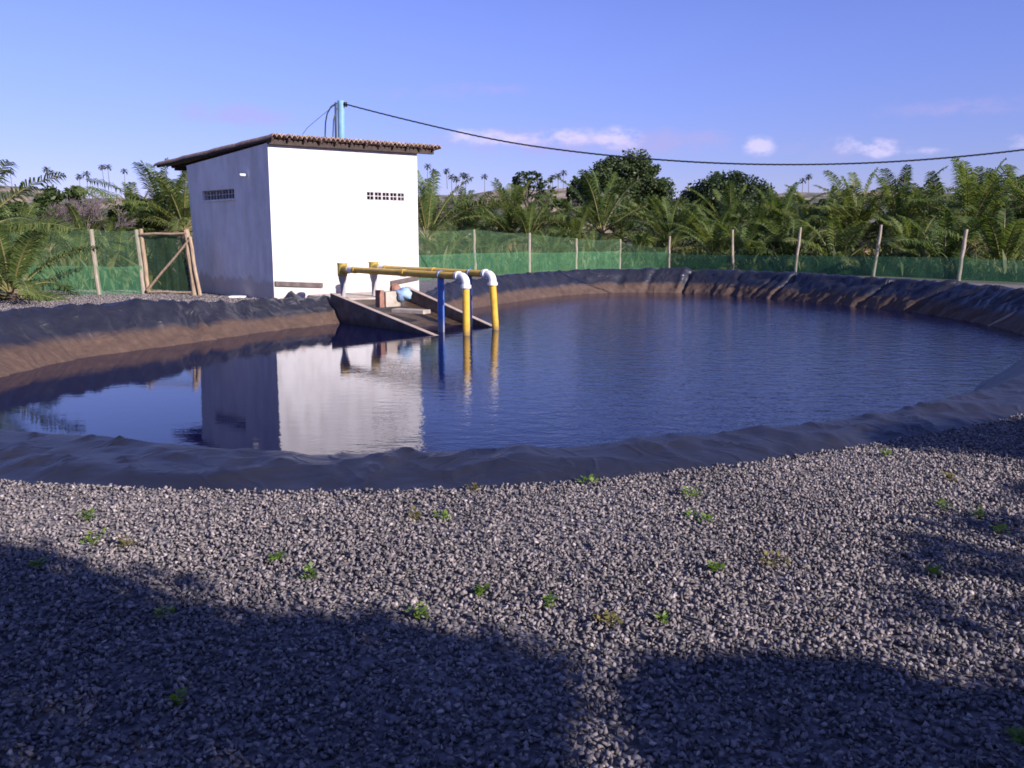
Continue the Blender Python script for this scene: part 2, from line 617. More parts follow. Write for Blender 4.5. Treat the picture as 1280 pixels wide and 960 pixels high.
bump(nt, b, cm_.outputs[0], 0.28, 0.03, bump(nt, b, noise_tex(nt, 3.0, 3, 0.45, dist=1.2), 0.4, 0.05, bump(nt, b, noise_tex(nt, 28, 3, 0.5), 0.06, 0.01)))
M['liner'] = m

# pond water: dark, mirror-like, with light ripples that grow towards the open right side
m, nt, b = material('pond_water')
b.inputs['Base Color'].default_value = (0.003, 0.0045, 0.031, 1)
b.inputs['Roughness'].default_value = 0.03
b.inputs['IOR'].default_value = 1.33
b.inputs['Specular IOR Level'].default_value = 0.33
geo = nd(nt, 'ShaderNodeNewGeometry')
sp_ = nd(nt, 'ShaderNodeSeparateXYZ')
nt.links.new(geo.outputs['Position'], sp_.inputs[0])
mr = nd(nt, 'ShaderNodeMapRange', interpolation_type='SMOOTHSTEP')
nt.links.new(sp_.outputs[0], mr.inputs[0])
mr.inputs[1].default_value = -3.0; mr.inputs[2].default_value = 3.0
mr.inputs[3].default_value = 0.014; mr.inputs[4].default_value = 0.25
h1 = noise_tex(nt, 5.0, 3, 0.55, mapping=(0.6, 1.0, 1), dist=0.4)
h2 = noise_tex(nt, 22, 3, 0.5, mapping=(0.7, 1.0, 1))
hs = nd(nt, 'ShaderNodeMath', operation='MULTIPLY_ADD')
nt.links.new(h2, hs.inputs[0]); hs.inputs[1].default_value = 0.3
nt.links.new(h1, hs.inputs[2])
bp = nd(nt, 'ShaderNodeBump')
bp.inputs['Distance'].default_value = 0.06
nt.links.new(mr.outputs[0], bp.inputs['Strength'])
nt.links.new(hs.outputs[0], bp.inputs['Height'])
nt.links.new(bp.outputs[0], b.inputs['Normal'])
M['water'] = m


def net_mat(name, col, cover):
    m, nt, b = material(name)
    n = noise_tex(nt, 1.2, 5, 0.6, mapping=(1, 1, 2.5))
    stripes = noise_tex(nt, 14, 2, 0.5, mapping=(1, 1, 0.05))
    c = mixc(nt, 0.6, col, ramp(nt, n, [(0.3, (0.7, 0.75, 0.75)), (0.7, (1.3, 1.2, 1.2))]), 'MULTIPLY')
    b.inputs['Roughness'].default_value = 0.6
    b.inputs['Specular IOR Level'].default_value = 0.2
    nt.links.new(c, b.inputs['Base Color'])
    tl = nd(nt, 'ShaderNodeBsdfTranslucent')
    nt.links.new(c, tl.inputs['Color'])
    m1 = nd(nt, 'ShaderNodeMixShader'); m1.inputs[0].default_value = 0.3
    nt.links.new(b.outputs[0], m1.inputs[1]); nt.links.new(tl.outputs[0], m1.inputs[2])
    tp = nd(nt, 'ShaderNodeBsdfTransparent')
    m2 = nd(nt, 'ShaderNodeMixShader')
    cv = nd(nt, 'ShaderNodeMath', operation='MULTIPLY_ADD')
    nt.links.new(stripes, cv.inputs[0]); cv.inputs[1].default_value = 0.25; cv.inputs[2].default_value = cover - 0.125
    nt.links.new(cv.outputs[0], m2.inputs[0])
    nt.links.new(tp.outputs[0], m2.inputs[1]); nt.links.new(m1.outputs[0], m2.inputs[2])
    nt.links.new(m2.outputs[0], nt.nodes['Material Output'].inputs['Surface'])
    return m


M['net'] = net_mat('green_shade_net', (0.22, 0.40, 0.21), 0.15)
M['skirt'] = net_mat('dense_green_shade_net', (0.13, 0.36, 0.18), 0.37)

# sand dunes with scrub
m, nt, b = material('dune_sand')
n1 = noise_tex(nt, 0.06, 7, 0.7)
n2 = noise_tex(nt, 0.012, 4, 0.6)
ad = nd(nt, 'ShaderNodeMath', operation='MULTIPLY_ADD')
nt.links.new(n2, ad.inputs[0]); ad.inputs[1].default_value = 0.6
nt.links.new(n1, ad.inputs[2])
nt.links.new(ramp(nt, ad.outputs[0], [(0.66, (0.42, 0.31, 0.22)), (0.76, (0.24, 0.19, 0.13)), (0.82, (0.075, 0.085, 0.05))]), b.inputs['Base Color'])
b.inputs['Roughness'].default_value = 0.95
M['dune'] = m

# ------------------------------------------------------------------ the pond: outline from its waterline
ZW = -0.4
# (waterline pixel, crest height, slope run) along the far bank from the left; then (crest pixel, toe pixel) along the near bank
far = [((-70, 492), .40), ((0, 470), .45), ((100, 448), .37), ((240, 428), .31), ((335, 414), .19), ((432, 403), .12), ((455, 400), .04),
       ((480, 397), -.05), ((520, 393), -.05), ((550, 390), -.03), ((590, 385.5), .22), ((622, 380), .27), ((687, 371), .30), ((759, 366), .36), ((844, 366), .38), ((885, 367.5), .38),
       ((961, 373), .36), ((1067, 383), .34), ((1136, 389.5), .34), ((1192, 398), .34), ((1240, 407), .34), ((1283, 419), .30), ((1306, 433), .18)]
near = [((1292, 444), (1345, 464)), ((1262, 459), (1296, 486)), ((1190, 490), (1210, 512)), ((1060, 518), (1080, 542)), ((900, 541), (930, 571)), ((700, 563), (730, 598)),
        ((530, 570), (540, 609)), ((350, 571), (350, 611)), ((240, 558), (225, 606)), ((130, 546), (110, 592)), ((0, 537), (-15, 581)), ((-90, 524), (-140, 560)), ((-135, 508), (-230, 528))]
ZC = 0.045
ctrl = []    # (x, y, crest z, run a, liner width beyond the crest)
for (w, c) in far:
    p = P(w[0], w[1], ZW)
    ctrl.append([p.x, p.y, c, (c - ZW) * 1.25, 0.45])
fc = Vector((1.5, 15, 0))
for (cr, toe) in near:
    pc, pt = P(cr[0], cr[1], ZC), P(toe[0], toe[1], 0)
    d = Vector((pc.x - pt.x, pc.y - pt.y, 0))
    wdt = d.length
    # inward direction: from the toe to the crest, blended with the one to the middle of the pond
    inn = (fc - pc); inn.z = 0; inn.normalize()
    dirn = (d.normalized() + inn * 0.6).normalized()
    a = 0.72
    w = pc + dirn * a
    ctrl.append([w.x, w.y, ZC, a, max(0.6, wdt * 1.2)])
ctrl = np.array(ctrl)
NS = 1500


def closed_spline(C, n):
    k = len(C)
    seg = np.linalg.norm(np.roll(C[:, :2], -1, 0) - C[:, :2], axis=1)
    L = np.concatenate([[0], np.cumsum(seg)])
    s = np.linspace(0, L[-1], n, endpoint=False)
    out = np.zeros((n, C.shape[1]))
    for i, sv in enumerate(s):
        j = int(np.searchsorted(L, sv, 'right') - 1)
        t = (sv - L[j]) / seg[j]
        p0, p1, p2, p3 = C[(j - 1) % k], C[j], C[(j + 1) % k], C[(j + 2) % k]
        out[i] = 0.5 * (2 * p1 + (p2 - p0) * t + (2 * p0 - 5 * p1 + 4 * p2 - p3) * t * t + (3 * p1 - p0 - 3 * p2 + p3) * t ** 3)
    return out


loop = closed_spline(ctrl, NS)
W2 = loop[:, :2]
# light smoothing of every channel
for _ in range(14):
    loop = 0.5 * loop + 0.25 * (np.roll(loop, 1, 0) + np.roll(loop, -1, 0))
W2 = loop[:, :2]
tang = np.roll(W2, -3, 0) - np.roll(W2, 3, 0)
tang /= np.linalg.norm(tang, axis=1)[:, None]
NRM = np.stack([-tang[:, 1], tang[:, 0]], 1)          # the far bank runs left to right, so outward is to the left of travel
for _ in range(60):
    NRM = 0.5 * NRM + 0.25 * (np.roll(NRM, 1, 0) + np.roll(NRM, -1, 0))
NRM /= np.linalg.norm(NRM, axis=1)[:, None]
ARC = np.concatenate([[0], np.cumsum(np.linalg.norm(np.diff(W2, axis=0), axis=1))])
is_far = np.array([1.0 if (p[1] > 16 or (p[0] < -5 and p[1] > 10.5) or p[0] > 9) else 0.0 for p in W2])
for _ in range(80):
    is_far = 0.5 * is_far + 0.25 * (np.roll(is_far, 1) + np.roll(is_far, -1))


def arc_at(px, py):
    p = P(px, py, ZW)
    return ARC[int(np.argmin((W2[:, 0] - p.x) ** 2 + (W2[:, 1] - p.y) ** 2))]


pleats = [(arc_at(x, y), w, h, sl) for (x, y, w, h, sl) in
          [(700, 370, .16, .07, .5), (760, 366, .25, .06, .4), (800, 366, .14, .08, .35), (846, 366, .11, .17, .12), (905, 369, .2, .07, -.3), (932, 371, .12, .1, .3),
           (963, 373, .12, .16, .05), (1067, 383, .14, .13, .3), (1136, 389, .16, .17, .35), (1160, 393, .14, .08, .5), (1178, 396, .14, .10, .5), (1205, 400, .2, .10, .5),
           (645, 377, .2, .05, .4), (400, 406, .12, .08, -.3), (300, 419, .25, .06, .4), (262, 424, .12, .1, .2), (235, 428, .2, .06, .4), (345, 413, .3, .05, .6)]]


def liner_disp(s, q, far_w, crest_q):
    """Height of the wrinkles on the sheet at arc length s and distance q across it."""
    v = Vector((s * 0.42 + q * 0.5, q * 1.5 - s * 0.2, 0.0))
    n = noise.noise(v)
    d = (1 - n * n * 2.2) * 0.055 if abs(n) < .67 else 0.0
    d = max(d, 0) ** 1.0 * 1.5 - 0.04
    v2 = Vector((s * 1.5 - q * 0.9, q * 1.6 + s * 0.3, 7.3))
    n2 = noise.noise(v2)
    d += max(0, 1 - n2 * n2 * 14) * 0.045
    n3 = noise.noise(Vector((s * 2.6 + q * 1.4, q * 2.2 - s * .9, 2.2)))
    d += max(0, 1 - n3 * n3 * 60) * 0.03
    d += noise.noise(Vector((s * 0.35, q * 0.4, 3.1))) * 0.05
    d += noise.noise(Vector((s * 4.0, q * 3.0, 1.7))) * 0.008
    if far_w > 0.05:
        for (s0, w, h, sl) in pleats:
            x = (s - s0 - sl * q) / w
            if abs(x) < 4:
                d += far_w * h * (0.35 * math.exp(-x * x) - 0.9 * math.exp(-(x - 1.3) ** 2 * 2.2))
    return d


t_in = np.linspace(-0.8, 1.0, 22)
t_out = np.linspace(0, 1, 14)[1:]
LV, silt_v = [], []
NP = len(t_in) + len(t_out)
for i in range(NS):
    x, y, c, a, wd = loop[i]
    nx, ny = NRM[i]
    fw = is_far[i]
    slope_len = math.hypot(a, c - ZW)
    for t in t_in:
        o = a * t
        z = ZW + (c - ZW) * t
        if t > 0.75:                                   # rolls over at the crest
            z -= 0.25 * (t - 0.75) ** 2 * (c - ZW)
        q = t * slope_len
        d = liner_disp(ARC[i], q, fw, slope_len) * smooth(-0.5, 0.25, t) * (0.24 + 0.76 * fw)
        LV.append((x + nx * (o - d * 0.6), y + ny * (o - d * 0.6), z + d * 0.8))
        # dried silt: up to a wavering tide mark, on the inner slope only
        silt_v.append((1.0 - smooth(0.08, 0.68, t)) * (0.35 + 0.65 * fw) if t < 0.9 else 0.0)
    zc = c - 0.25 * 0.0625 * (c - ZW)
    for t in t_out:
        o = a + wd * t
        z_end = 0.002 * (1 - fw) + max(0.02, c - 0.14) * fw
        z = zc + (z_end - zc) * (t ** 1.5)
        q = slope_len + wd * t
        d = liner_disp(ARC[i], q, fw, slope_len) * (1 - smooth(0.7, 1.0, t)) * (0.62 + 0.38 * fw)
        edge = noise.noise(Vector((ARC[i] * 1.3, 5.5, 0))) * 0.06 * t
        LV.append((x + nx * (o + edge), y + ny * (o + edge), z + max(d, -0.03) + 0.006))
        silt_v.append(0.0)
LF = []
for i in range(NS):
    j = (i + 1) % NS
    for k in range(NP - 1):
        LF.append((i * NP + k, j * NP + k, j * NP + k + 1, i * NP + k + 1))
me = np_mesh('pond_liner', np.array(LV), np.array(LF))
at = me.attributes.new('silt', 'FLOAT', 'POINT')
at.data.foreach_set('value', np.array(silt_v, dtype=np.float32))
liner = add('pond_liner', me, M['liner'], smooth_shade=True)
tag(liner, 'wrinkled black plastic sheet lining the rim and banks of the round pond', 'pond liner')

# water sheet reaching a little under the liner's waterline
wp = [(W2[i][0] + NRM[i][0] * 0.12, W2[i][1] + NRM[i][1] * 0.12, ZW) for i in range(0, NS, 5)]
me = mesh_from(wp, [tuple(range(len(wp) - 1, -1, -1))], 'water')
if me.polygons[0].normal.z < 0:
    me.flip_normals()
water = add('water', me, M['water'])
tag(water, kind='structure')

# ground: one sheet from under the liner to the horizon, with the low bund round the far bank
GV, field, GF = [], [], []
CX, CY = 2.0, 15.0
rings = [1.6, 3, 5, 8, 12, 18, 30, 60, 120, 250, 500, 1000, 1600]
NG = NS // 5
NR = 3 + len(rings)
# the field (scrub) begins just beyond the fence
for i in range(0, NS, 5):
    x, y, c, a, wd = loop[i]
    nx, ny = NRM[i]
    fw = is_far[i]
    z_end = 0.02 * (1 - fw) + max(0.02, c - 0.14) * fw
    pts = [(x + nx * (a + 0.06), y + ny * (a + 0.06), c - 0.10),
           (x + nx * (a + wd * 0.55), y + ny * (a + wd * 0.55), (c + z_end) * 0.5 - 0.075 * (1 - fw) - 0.05),
           (x + nx * (a + wd), y + ny * (a + wd), z_end - 0.012)]
    for p in pts:
        GV.append(p)
    bx, by = pts[-1][0], pts[-1][1]
    ang = math.atan2(by - CY, bx - CX)
    rb = math.hypot(bx - CX, by - CY)
    dirx, diry = math.cos(ang), math.sin(ang)
    for r in rings:
        k = min(1.0, r / 40.0)
        ddx, ddy = nx * (1 - k) + dirx * k, ny * (1 - k) + diry * k
        l = math.hypot(ddx, ddy)
        GV.append((bx + ddx / l * r, by + ddy / l * r, 0.0))
    field += [0, 0, 0] + [0.0 if r < 4 else 0.5 * (r - 4) / 4 if r < 8 else 0.5 + min(.5, (r - 8) / 8) for r in rings]
for i in range(NG):
    j = (i + 1) % NG
    for k in range(NR - 1):
        GF.append((i * NR + k, j * NR + k, j * NR + k + 1, i * NR + k + 1))
GVa = np.array(GV)
fld = np.array(field, dtype=np.float32)
near_cam = GVa[:, 1] < 14
fld[near_cam] = 0.0
fld[(np.hypot(GVa[:, 0], GVa[:, 1]) > 40)] = 1.0
me = np_mesh('ground', GVa, np.array(GF))
if me.polygons[5].normal.z < 0:
    me.flip_normals()
at = me.attributes.new('field', 'FLOAT', 'POINT')
at.data.foreach_set('value', fld)
ground = add('ground', me, M['ground'], smooth_shade=True)
tag(ground, kind='structure')

# ------------------------------------------------------------------ dunes on the horizon
prof = [(-900, 236), (-300, 232), (0, 231), (55, 234), (100, 246), (240, 248), (400, 248), (520, 246), (600, 241), (650, 236), (720, 235), (760, 243), (860, 250),
        (1000, 240), (1060, 238), (1300, 246), (1700, 240), (2300, 240)]
DV, DF = [], []
ND, NX = 9, 160
for i in range(NX):
    px = -900 + 3200 * i / (NX - 1)
    ytop = np.interp(px, [p[0] for p in prof], [p[1] for p in prof])
    for k in range(ND):
        t = k / (ND - 1)
        dist = 260 + 240 * t
        ztop = HE + (296 - ytop) / F * 400
        h = ztop * smooth(0, 0.58, t) * (1 if t < 0.6 else 1 - 0.5 * (t - 0.6))
        u = (px - 640) / F
        h += noise.noise(Vector((px * 0.02, t * 4, 0))) * 1.2 * smooth(0.1, 0.5, t)
        DV.append((u * dist, dist, h - 0.6))
for i in range(NX - 1):
    for k in range(ND - 1):
        DF.append((i * ND + k, (i + 1) * ND + k, (i + 1) * ND + k + 1, i * ND + k + 1))
dune = add('hills', mesh_from(DV, DF, 'hills'), M['dune'], smooth_shade=True)
tag(dune, kind='structure')

# ------------------------------------------------------------------ the hut
A = P(343, 376, 0)
ang = R(43)
UA = Vector((math.cos(ang), math.sin(ang), 0))        # along the sunlit front
VA = Vector((-math.sin(ang), math.cos(ang), 0))       # back along the shaded side


def hit(o, d, px):
    """How far along d from o the pixel column px is met (on the ground, ignoring the small tilt)."""
    lo, hi = 0.0, 30.0
    for _ in range(50):
        mid = (lo + hi) / 2
        p = o + d * mid
        q = to_px(p)[0]
        if (q < px) == (to_px(o + d * 0.01)[0] > to_px(o)[0]):
            lo = mid
        else:
            hi = mid
    return lo


def to_px(p):
    x, y, z = p[0], p[1], p[2] - HE
    fwd = y * CP - z * SP
    up = y * SP + z * CP
    return 640 + F * x / fwd, 480 - F * up / fwd


LU = hit(A, UA, 524)
LVv = hit(A, VA, 248)


def z_for(p, py):
    """Height at which the point above p shows at pixel row py."""
    lo, hi = -2.0, 20.0
    for _ in range(50):
        mid = (lo + hi) / 2
        if to_px((p.x, p.y, mid))[1] > py:
            lo = mid
        else:
            hi = mid
    return lo


B_ = A + UA * LU
C_ = A + VA * LVv
D_ = B_ + VA * LVv
zA, zB = z_for(A, 178.5), z_for(B_, 190.5)
zC = z_for(C_ - UA * 0.12, 207)
zD = zB - (zA - zC)
hut = empty('pump_hut', (A + (D_ - A) * 0.5), 'small white plastered hut with clay tile roof standing behind the pond', 'hut')
TH = 0.15


def wall_mesh(p0, p1, z0, z1, nrm_in, openings, lean0=Vector((0, 0, 0)), lean1=Vector((0, 0, 0)), name='wall'):
    """Wall from p0 to p1 (ground), tops z0/z1, thickness inwards, with openings (u0, u1, zlo, zhi) in metres."""
    mb = MB()
    L = (p1 - p0).length
    d = (p1 - p0) / L
    us = sorted({0, L, *[o[0] for o in openings], *[o[1] for o in openings]})
    base_z = -0.25

    def top(u):
        return z0 + (z1 - z0) * u / L

    def pt(u, z, inn):
        k = max(0, z) / max(z0, z1)
        return p0 + d * u + Vector((0, 0, z)) + nrm_in * (TH * inn) + (lean0 * (1 - u / L) + lean1 * (u / L)) * k

    for u0, u1 in zip(us[:-1], us[1:]):
        spans = [(base_z, None)]
        for o in openings:
            if o[0] <= u0 + 1e-6 and o[1] >= u1 - 1e-6:
                spans = [(base_z, o[2]), (o[3], None)]
        for (za, zb) in spans:
            zt0, zt1 = (top(u0), top(u1)) if zb is None else (zb, zb)
            mb.hexa([pt(u0, za, 0), pt(u1, za, 0), pt(u1, za, 1), pt(u0, za, 1)],
                    [pt(u0, zt0, 0), pt(u1, zt1, 0), pt(u1, zt1, 1), pt(u0, zt0, 1)])
    me = mb.mesh(name)
    bm = bmesh.new(); bm.from_mesh(me)
    bmesh.ops.remove_doubles(bm, verts=bm.verts, dist=0.002)
    # drop the inner faces where two blocks of the same wall meet
    seen = {}
    for f in bm.faces:
        seen.setdefault(tuple(sorted(v.index for v in f.verts)), []).append(f)
    dead = [f for fs in seen.values() if len(fs) > 1 for f in fs]
    bmesh.ops.delete(bm, geom=dead, context='FACES_ONLY')
    bm.to_mesh(me); bm.free()
    return me


def u_at(o, d, px):
    return hit(o, d, px)


leanC = -UA * 0.14 + VA * 0.02
# front vent
fu0, fu1 = u_at(A, UA, 461), u_at(A, UA, 508)
fz0, fz1 = z_for(A + UA * (fu0 + fu1) / 2, 251), z_for(A + UA * (fu0 + fu1) / 2, 240)
su0, su1 = u_at(A, VA, 301), u_at(A, VA, 263.5)
sz0, sz1 = z_for(A + VA * (su0 + su1) / 2, 249.5), z_for(A + VA * (su0 + su1) / 2, 237.5)
front = part('wall', wall_mesh(A, B_, zA, zB, VA, [(fu0, fu1, fz0, fz1)]), M['plaster'], hut)
side = part('wall', wall_mesh(A + VA * TH, C_, zA - (zA - zC) * TH / LVv, zC, UA, [(su0 - TH, su1 - TH, sz0, sz1)], lean1=leanC), M['plaster'], hut)
part('wall', wall_mesh(B_ - UA * TH + VA * TH, D_ - UA * TH, zB, zD, UA, []), M['plaster'], hut)
part('wall', wall_mesh(C_ + UA * TH - VA * TH, D_ - UA * TH - VA * TH, zC, zD, VA, []), M['plaster'], hut)
side['label'] = 'shaded side wall'
front['label'] = 'sunlit white front wall'


def vent(p0, d, inn, u0, u1, zlo, zhi, n, t=0.022):
    wdt = (u1 - u0) / n
    for k in range(n):
        mb = MB()
        o = p0 + d * (u0 + wdt * k) + Vector((0, 0, zlo)) - inn * 0.004
        dep = inn * 0.04
        h = zhi - zlo
        g = 0.003
        mb.obox(o + d * g, d * t, dep, Vector((0, 0, h)))
        mb.obox(o + d * (wdt - t - g), d * t, dep, Vector((0, 0, h)))
        mb.obox(o + d * (wdt / 2 - t * .4) + Vector((0, 0, t)), d * t * .8, dep, Vector((0, 0, h - 2 * t)))
        for zz_ in (0, h / 2 - t / 2, h - t):
            x0 = t + g
            mb.obox(o + d * x0 + Vector((0, 0, zz_ + 0.001)), d * (wdt / 2 - t * .4 - x0 - .001), dep * 0.98, Vector((0, 0, t - .002)))
            mb.obox(o + d * (wdt / 2 + t * .4 + .001) + Vector((0, 0, zz_ + 0.001)), d * (wdt / 2 - t * 1.4 - g - .002), dep * 0.98, Vector((0, 0, t - .002)))
        part('vent_block', mb.mesh('vent_block'), M['vent'], hut)


vent(A, UA, VA, fu0, fu1, fz0, fz1, 5)
vent(A + leanC * 0.3 * 0.6, VA, UA, su0, su1, sz0, sz1, 5, 0.014)
# sill strip under the side vent, pale stub of pipe near the corner
mb = MB(); mb.obox(A + VA * (su0 - .06) - UA * 0.10 + Vector((0, 0, sz0 - .045)), VA * (su1 - su0 + .12), UA * 0.10, Vector((0, 0, .035)))
part('vent_sill', mb.mesh('vent_sill', 0.006), M['plaster'], hut)
us_ = u_at(A, VA, 317)
zs_ = z_for(A + VA * us_, 219)
mb = MB(); mb.tube([A + VA * us_ + Vector((0, 0, zs_)) + UA * .05, A + VA * us_ + Vector((0, 0, zs_)) - UA * .22], 0.035, 10)
part('pipe_stub', mb.mesh('pipe_stub'), M['white_pvc'], hut, True)

# roof: clay barrel tiles running from the front edge to the back, on dark beams
FO, LO, RO = 0.32, 0.05, 0.62
rf_l = A - UA * LO - VA * FO
zr_l = z_for(rf_l, 168)
zr_r = z_for(B_ + UA * RO - VA * FO, 183)
BO = 0.3
while to_px(Vector((C_.x, C_.y, 3.6)) + VA * BO - UA * (LO + .12))[0] > 191 and BO < 3:
    BO += 0.02
bk = C_ + VA * BO - UA * (LO + .12)
zr_b = z_for(bk, 205)
RLu, RLv = LU + LO + RO, LVv + FO + BO
ncol = int(RLu / 0.135)
per = RLu / ncol
nper = 10
rows = 22
RV, RF = [], []
nu = ncol * nper + 1
for layer in (0, 1):
    for r in range(rows + 1):
        v = RLv * r / rows
        for i in range(nu):
            u = RLu * i / (nu - 1)
            ph = (u / per) % 1.0
            wave = abs(math.sin(math.pi * ph)) ** 0.75 * 0.075 - 0.022
            step = 0.022 * (1 - ((v / 0.4) % 1.0))
            wob = noise.noise(Vector((math.floor(u / per) * 3.7, math.floor(v / .4) * 2.1, 0))) * 0.012
            z = zr_l + (zr_r - zr_l) * u / RLu + (zr_b - zr_l) * v / RLv + wave + step + wob - 0.03 - layer * 0.035
            end = noise.noise(Vector((math.floor(u / per) * 5.3, 9, 0))) * 0.035 if r == 0 else 0
            RV.append(rf_l + UA * (u - 0.10 * v / RLv) + VA * (v + end) + Vector((0, 0, z)))
off = (rows + 1) * nu
for r in range(rows):
    for i in range(nu - 1):
        a0 = r * nu + i
        RF.append((a0, a0 + 1, a0 + nu + 1, a0 + nu))
        RF.append((off + a0 + nu, off + a0 + nu + 1, off + a0 + 1, off + a0))
for i in range(nu - 1):
    RF.append((off + i, off + i + 1, i + 1, i))
    e = rows * nu + i
    RF.append((e, e + 1, off + e + 1, off + e))
for r in range(rows):
    a0 = r * nu
    RF.append((a0, a0 + nu, off + a0 + nu, off + a0))
    a1 = a0 + nu - 1
    RF.append((off + a1, off + a1 + nu, a1 + nu, a1))
roof = part('roof', mesh_from(RV, RF, 'roof'), M['tile'], hut)


def roof_z(u, v):
    return zr_l + (zr_r - zr_l) * u / RLu + (zr_b - zr_l) * v / RLv


def beam(u0, v0, u1, v1, w, h, drop, name='beam'):
    mb = MB()
    p0 = rf_l + UA * u0 + VA * v0 + Vector((0, 0, roof_z(u0, v0) - drop))
    p1 = rf_l + UA * u1 + VA * v1 + Vector((0, 0, roof_z(u1, v1) - drop))
    d = p1 - p0
    s = Vector((-d.y, d.x, 0)).normalized() * w
    mb.hexa([p0, p0 + d, p0 + d + s, p0 + s], [p0 + Vector((0, 0, h)), p0 + d + Vector((0, 0, h)), p0 + d + s + Vector((0, 0, h)), p0 + s + Vector((0, 0, h))])
    return part(name, mb.mesh(name, 0.008), M['dark_wood'], hut)


beam(0.02, 0.18, RLu - 0.12, 0.18, 0.11, 0.12, 0.205)
beam(LO + .3, RLv - 0.55, RLu - 0.25, RLv - 0.55, 0.1, 0.13, 0.22)
for k in range(12):
    u = 0.08 + (RLu - 0.25) * k / 11
    beam(u, 0.05, u - 0.08, RLv - 0.15, 0.06, 0.065, 0.118, 'rafter')

# boards along the foot of the front wall
for (x0, y0, x1, y1, lab) in ((344, 354.5, 403, 356.5, 'dark board along the foot of the white wall, left of the pipes'),
                              (488, 354, 523, 347, 'dark board along the foot of the white wall, right of the pipes')):
    ua, ub = u_at(A, UA, x0), u_at(A, UA, x1)
    pa, pb = A + UA * ua, A + UA * ub
    pa = pa + Vector((0, 0, z_for(pa, y0))); pb = pb + Vector((0, 0, z_for(pb, y1)))
    mb = MB()
    d = pb - pa
    mb.obox(pa - VA * 0.055 - Vector((0, 0, .06)), d, VA * 0.05, Vector((0, 0, 0.12)))
    o = add('wooden_board', mb.mesh('wooden_board', 0.006), M['grey_board'])
    tag(o, lab, 'board', 'boards along the hut wall')

# ------------------------------------------------------------------ concrete intake ramp in front of the hut
RD = Vector((0.66, -0.75, 0)).normalized()            # down the ramp, into the water
RN = Vector((RD.y, -RD.x, 0))                         # to the left of the ramp, seen from the water
e1 = P(538, 419, ZW); e2 = P(614, 409, ZW)


def start_of(e, px):
    lo, hi = 0.2, 9.0
    s0 = to_px(e - RD * 0.01)[0] < to_px(e)[0]
    for _ in range(50):
        mid = (lo + hi) / 2
        if to_px(e - RD * mid)[0] > px:
            lo = mid
        else:
            hi = mid
    return lo


L1, L2 = start_of(e1, 414), start_of(e2, 507)
s1, s2 = e1 - RD * L1, e2 - RD * L2
zs1, zs2 = z_for(s1, 367.5), z_for(s2, 359.5)
ramp_o = empty('intake_ramp', s1 * 1, 'stained concrete water ramp with two sloping side walls running into the pond', 'ramp')


def cheek(s, e, zs, name, sgn):
    ext = 1.4
    slope = (zs - ZW) / (e - s).length
    tip = e + RD * ext
    dep = 0.11
    n = RN * sgn
    mb = MB()
    s_ = Vector((s.x, s.y, 0)); t_ = Vector((tip.x, tip.y, 0))
    zt = ZW - slope * ext
    mb.hexa([s_ + Vector((0, 0, -1.3)), t_ + Vector((0, 0, -1.3)), t_ + Vector((0, 0, -1.3)) + n * dep, s_ + Vector((0, 0, -1.3)) + n * dep],
            [s_ + Vector((0, 0, zs)), t_ + Vector((0, 0, zt)), t_ + Vector((0, 0, zt)) + n * dep, s_ + Vector((0, 0, zs)) + n * dep])
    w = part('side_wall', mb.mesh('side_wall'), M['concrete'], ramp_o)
    mb = MB()
    up = Vector((0, 0, 0.022))
    a = [s_ + Vector((0, 0, zs)) - n * .006 + Vector((0, 0, .003)), t_ + Vector((0, 0, zt)) - n * .006 + Vector((0, 0, .003)), t_ + Vector((0, 0, zt + .003)) + n * (dep + .006), s_ + Vector((0, 0, zs + .003)) + n * (dep + .006)]
    mb.hexa(a, [p + up for p in a])
    part('rim', mb.mesh('rim', 0.006), M['rim'], w)  # paler strip paints the sunlit top edge of the side wall
    return w


cheek(s1, e1, zs1, 'side_wall', -1)
cheek(s2, e2, zs2, 'side_wall', -1)
# floor between the side walls
fl0 = s1 - RN * 0.12; fl1 = s2 + RN * 0.003
mb = MB()


def fpt(base, t, z):
    p = base + RD * t
    return Vector((p.x, p.y, z))


n_ = 8
for k in range(n_):
    t0, t1 = 4.6 * k / n_, 4.6 * (k + 1) / n_
    z0_, z1_ = 0.08 - 0.185 * t0, 0.08 - 0.185 * t1
    a = [fpt(fl0, t0 - 0.3, z0_), fpt(fl1, t0 - 0.3 + 0.1, z0_), fpt(fl1, t1 - .3 + .1, z1_), fpt(fl0, t1 - .3, z1_)]
    mb.hexa([p - Vector((0, 0, .5)) for p in a], a)
part('floor', mb.mesh('floor'), M['wet'], ramp_o)
# sandy concrete apron between the ramp and the hut
mb = MB()
q0 = A + UA * (u_at(A, UA, 385)) - VA * 0.01; q1 = A + UA * (LU - .1) - VA * 0.01
q2 = Vector((fl1.x, fl1.y, 0)) - RD * 0.12; q3 = Vector((fl0.x, fl0.y, 0)) - RD * 0.32 + RN * .1
zap = 0.11
a = [Vector((p.x, p.y, -0.3)) for p in (q0, q1, q2, q3)]
part('apron', (lambda mb_: (mb_.hexa(list(reversed(a)), [Vector((p.x, p.y, zap)) for p in reversed(a)]), mb_)[1])(MB()).mesh('apron', 0.02), M['pale_concrete'], ramp_o)

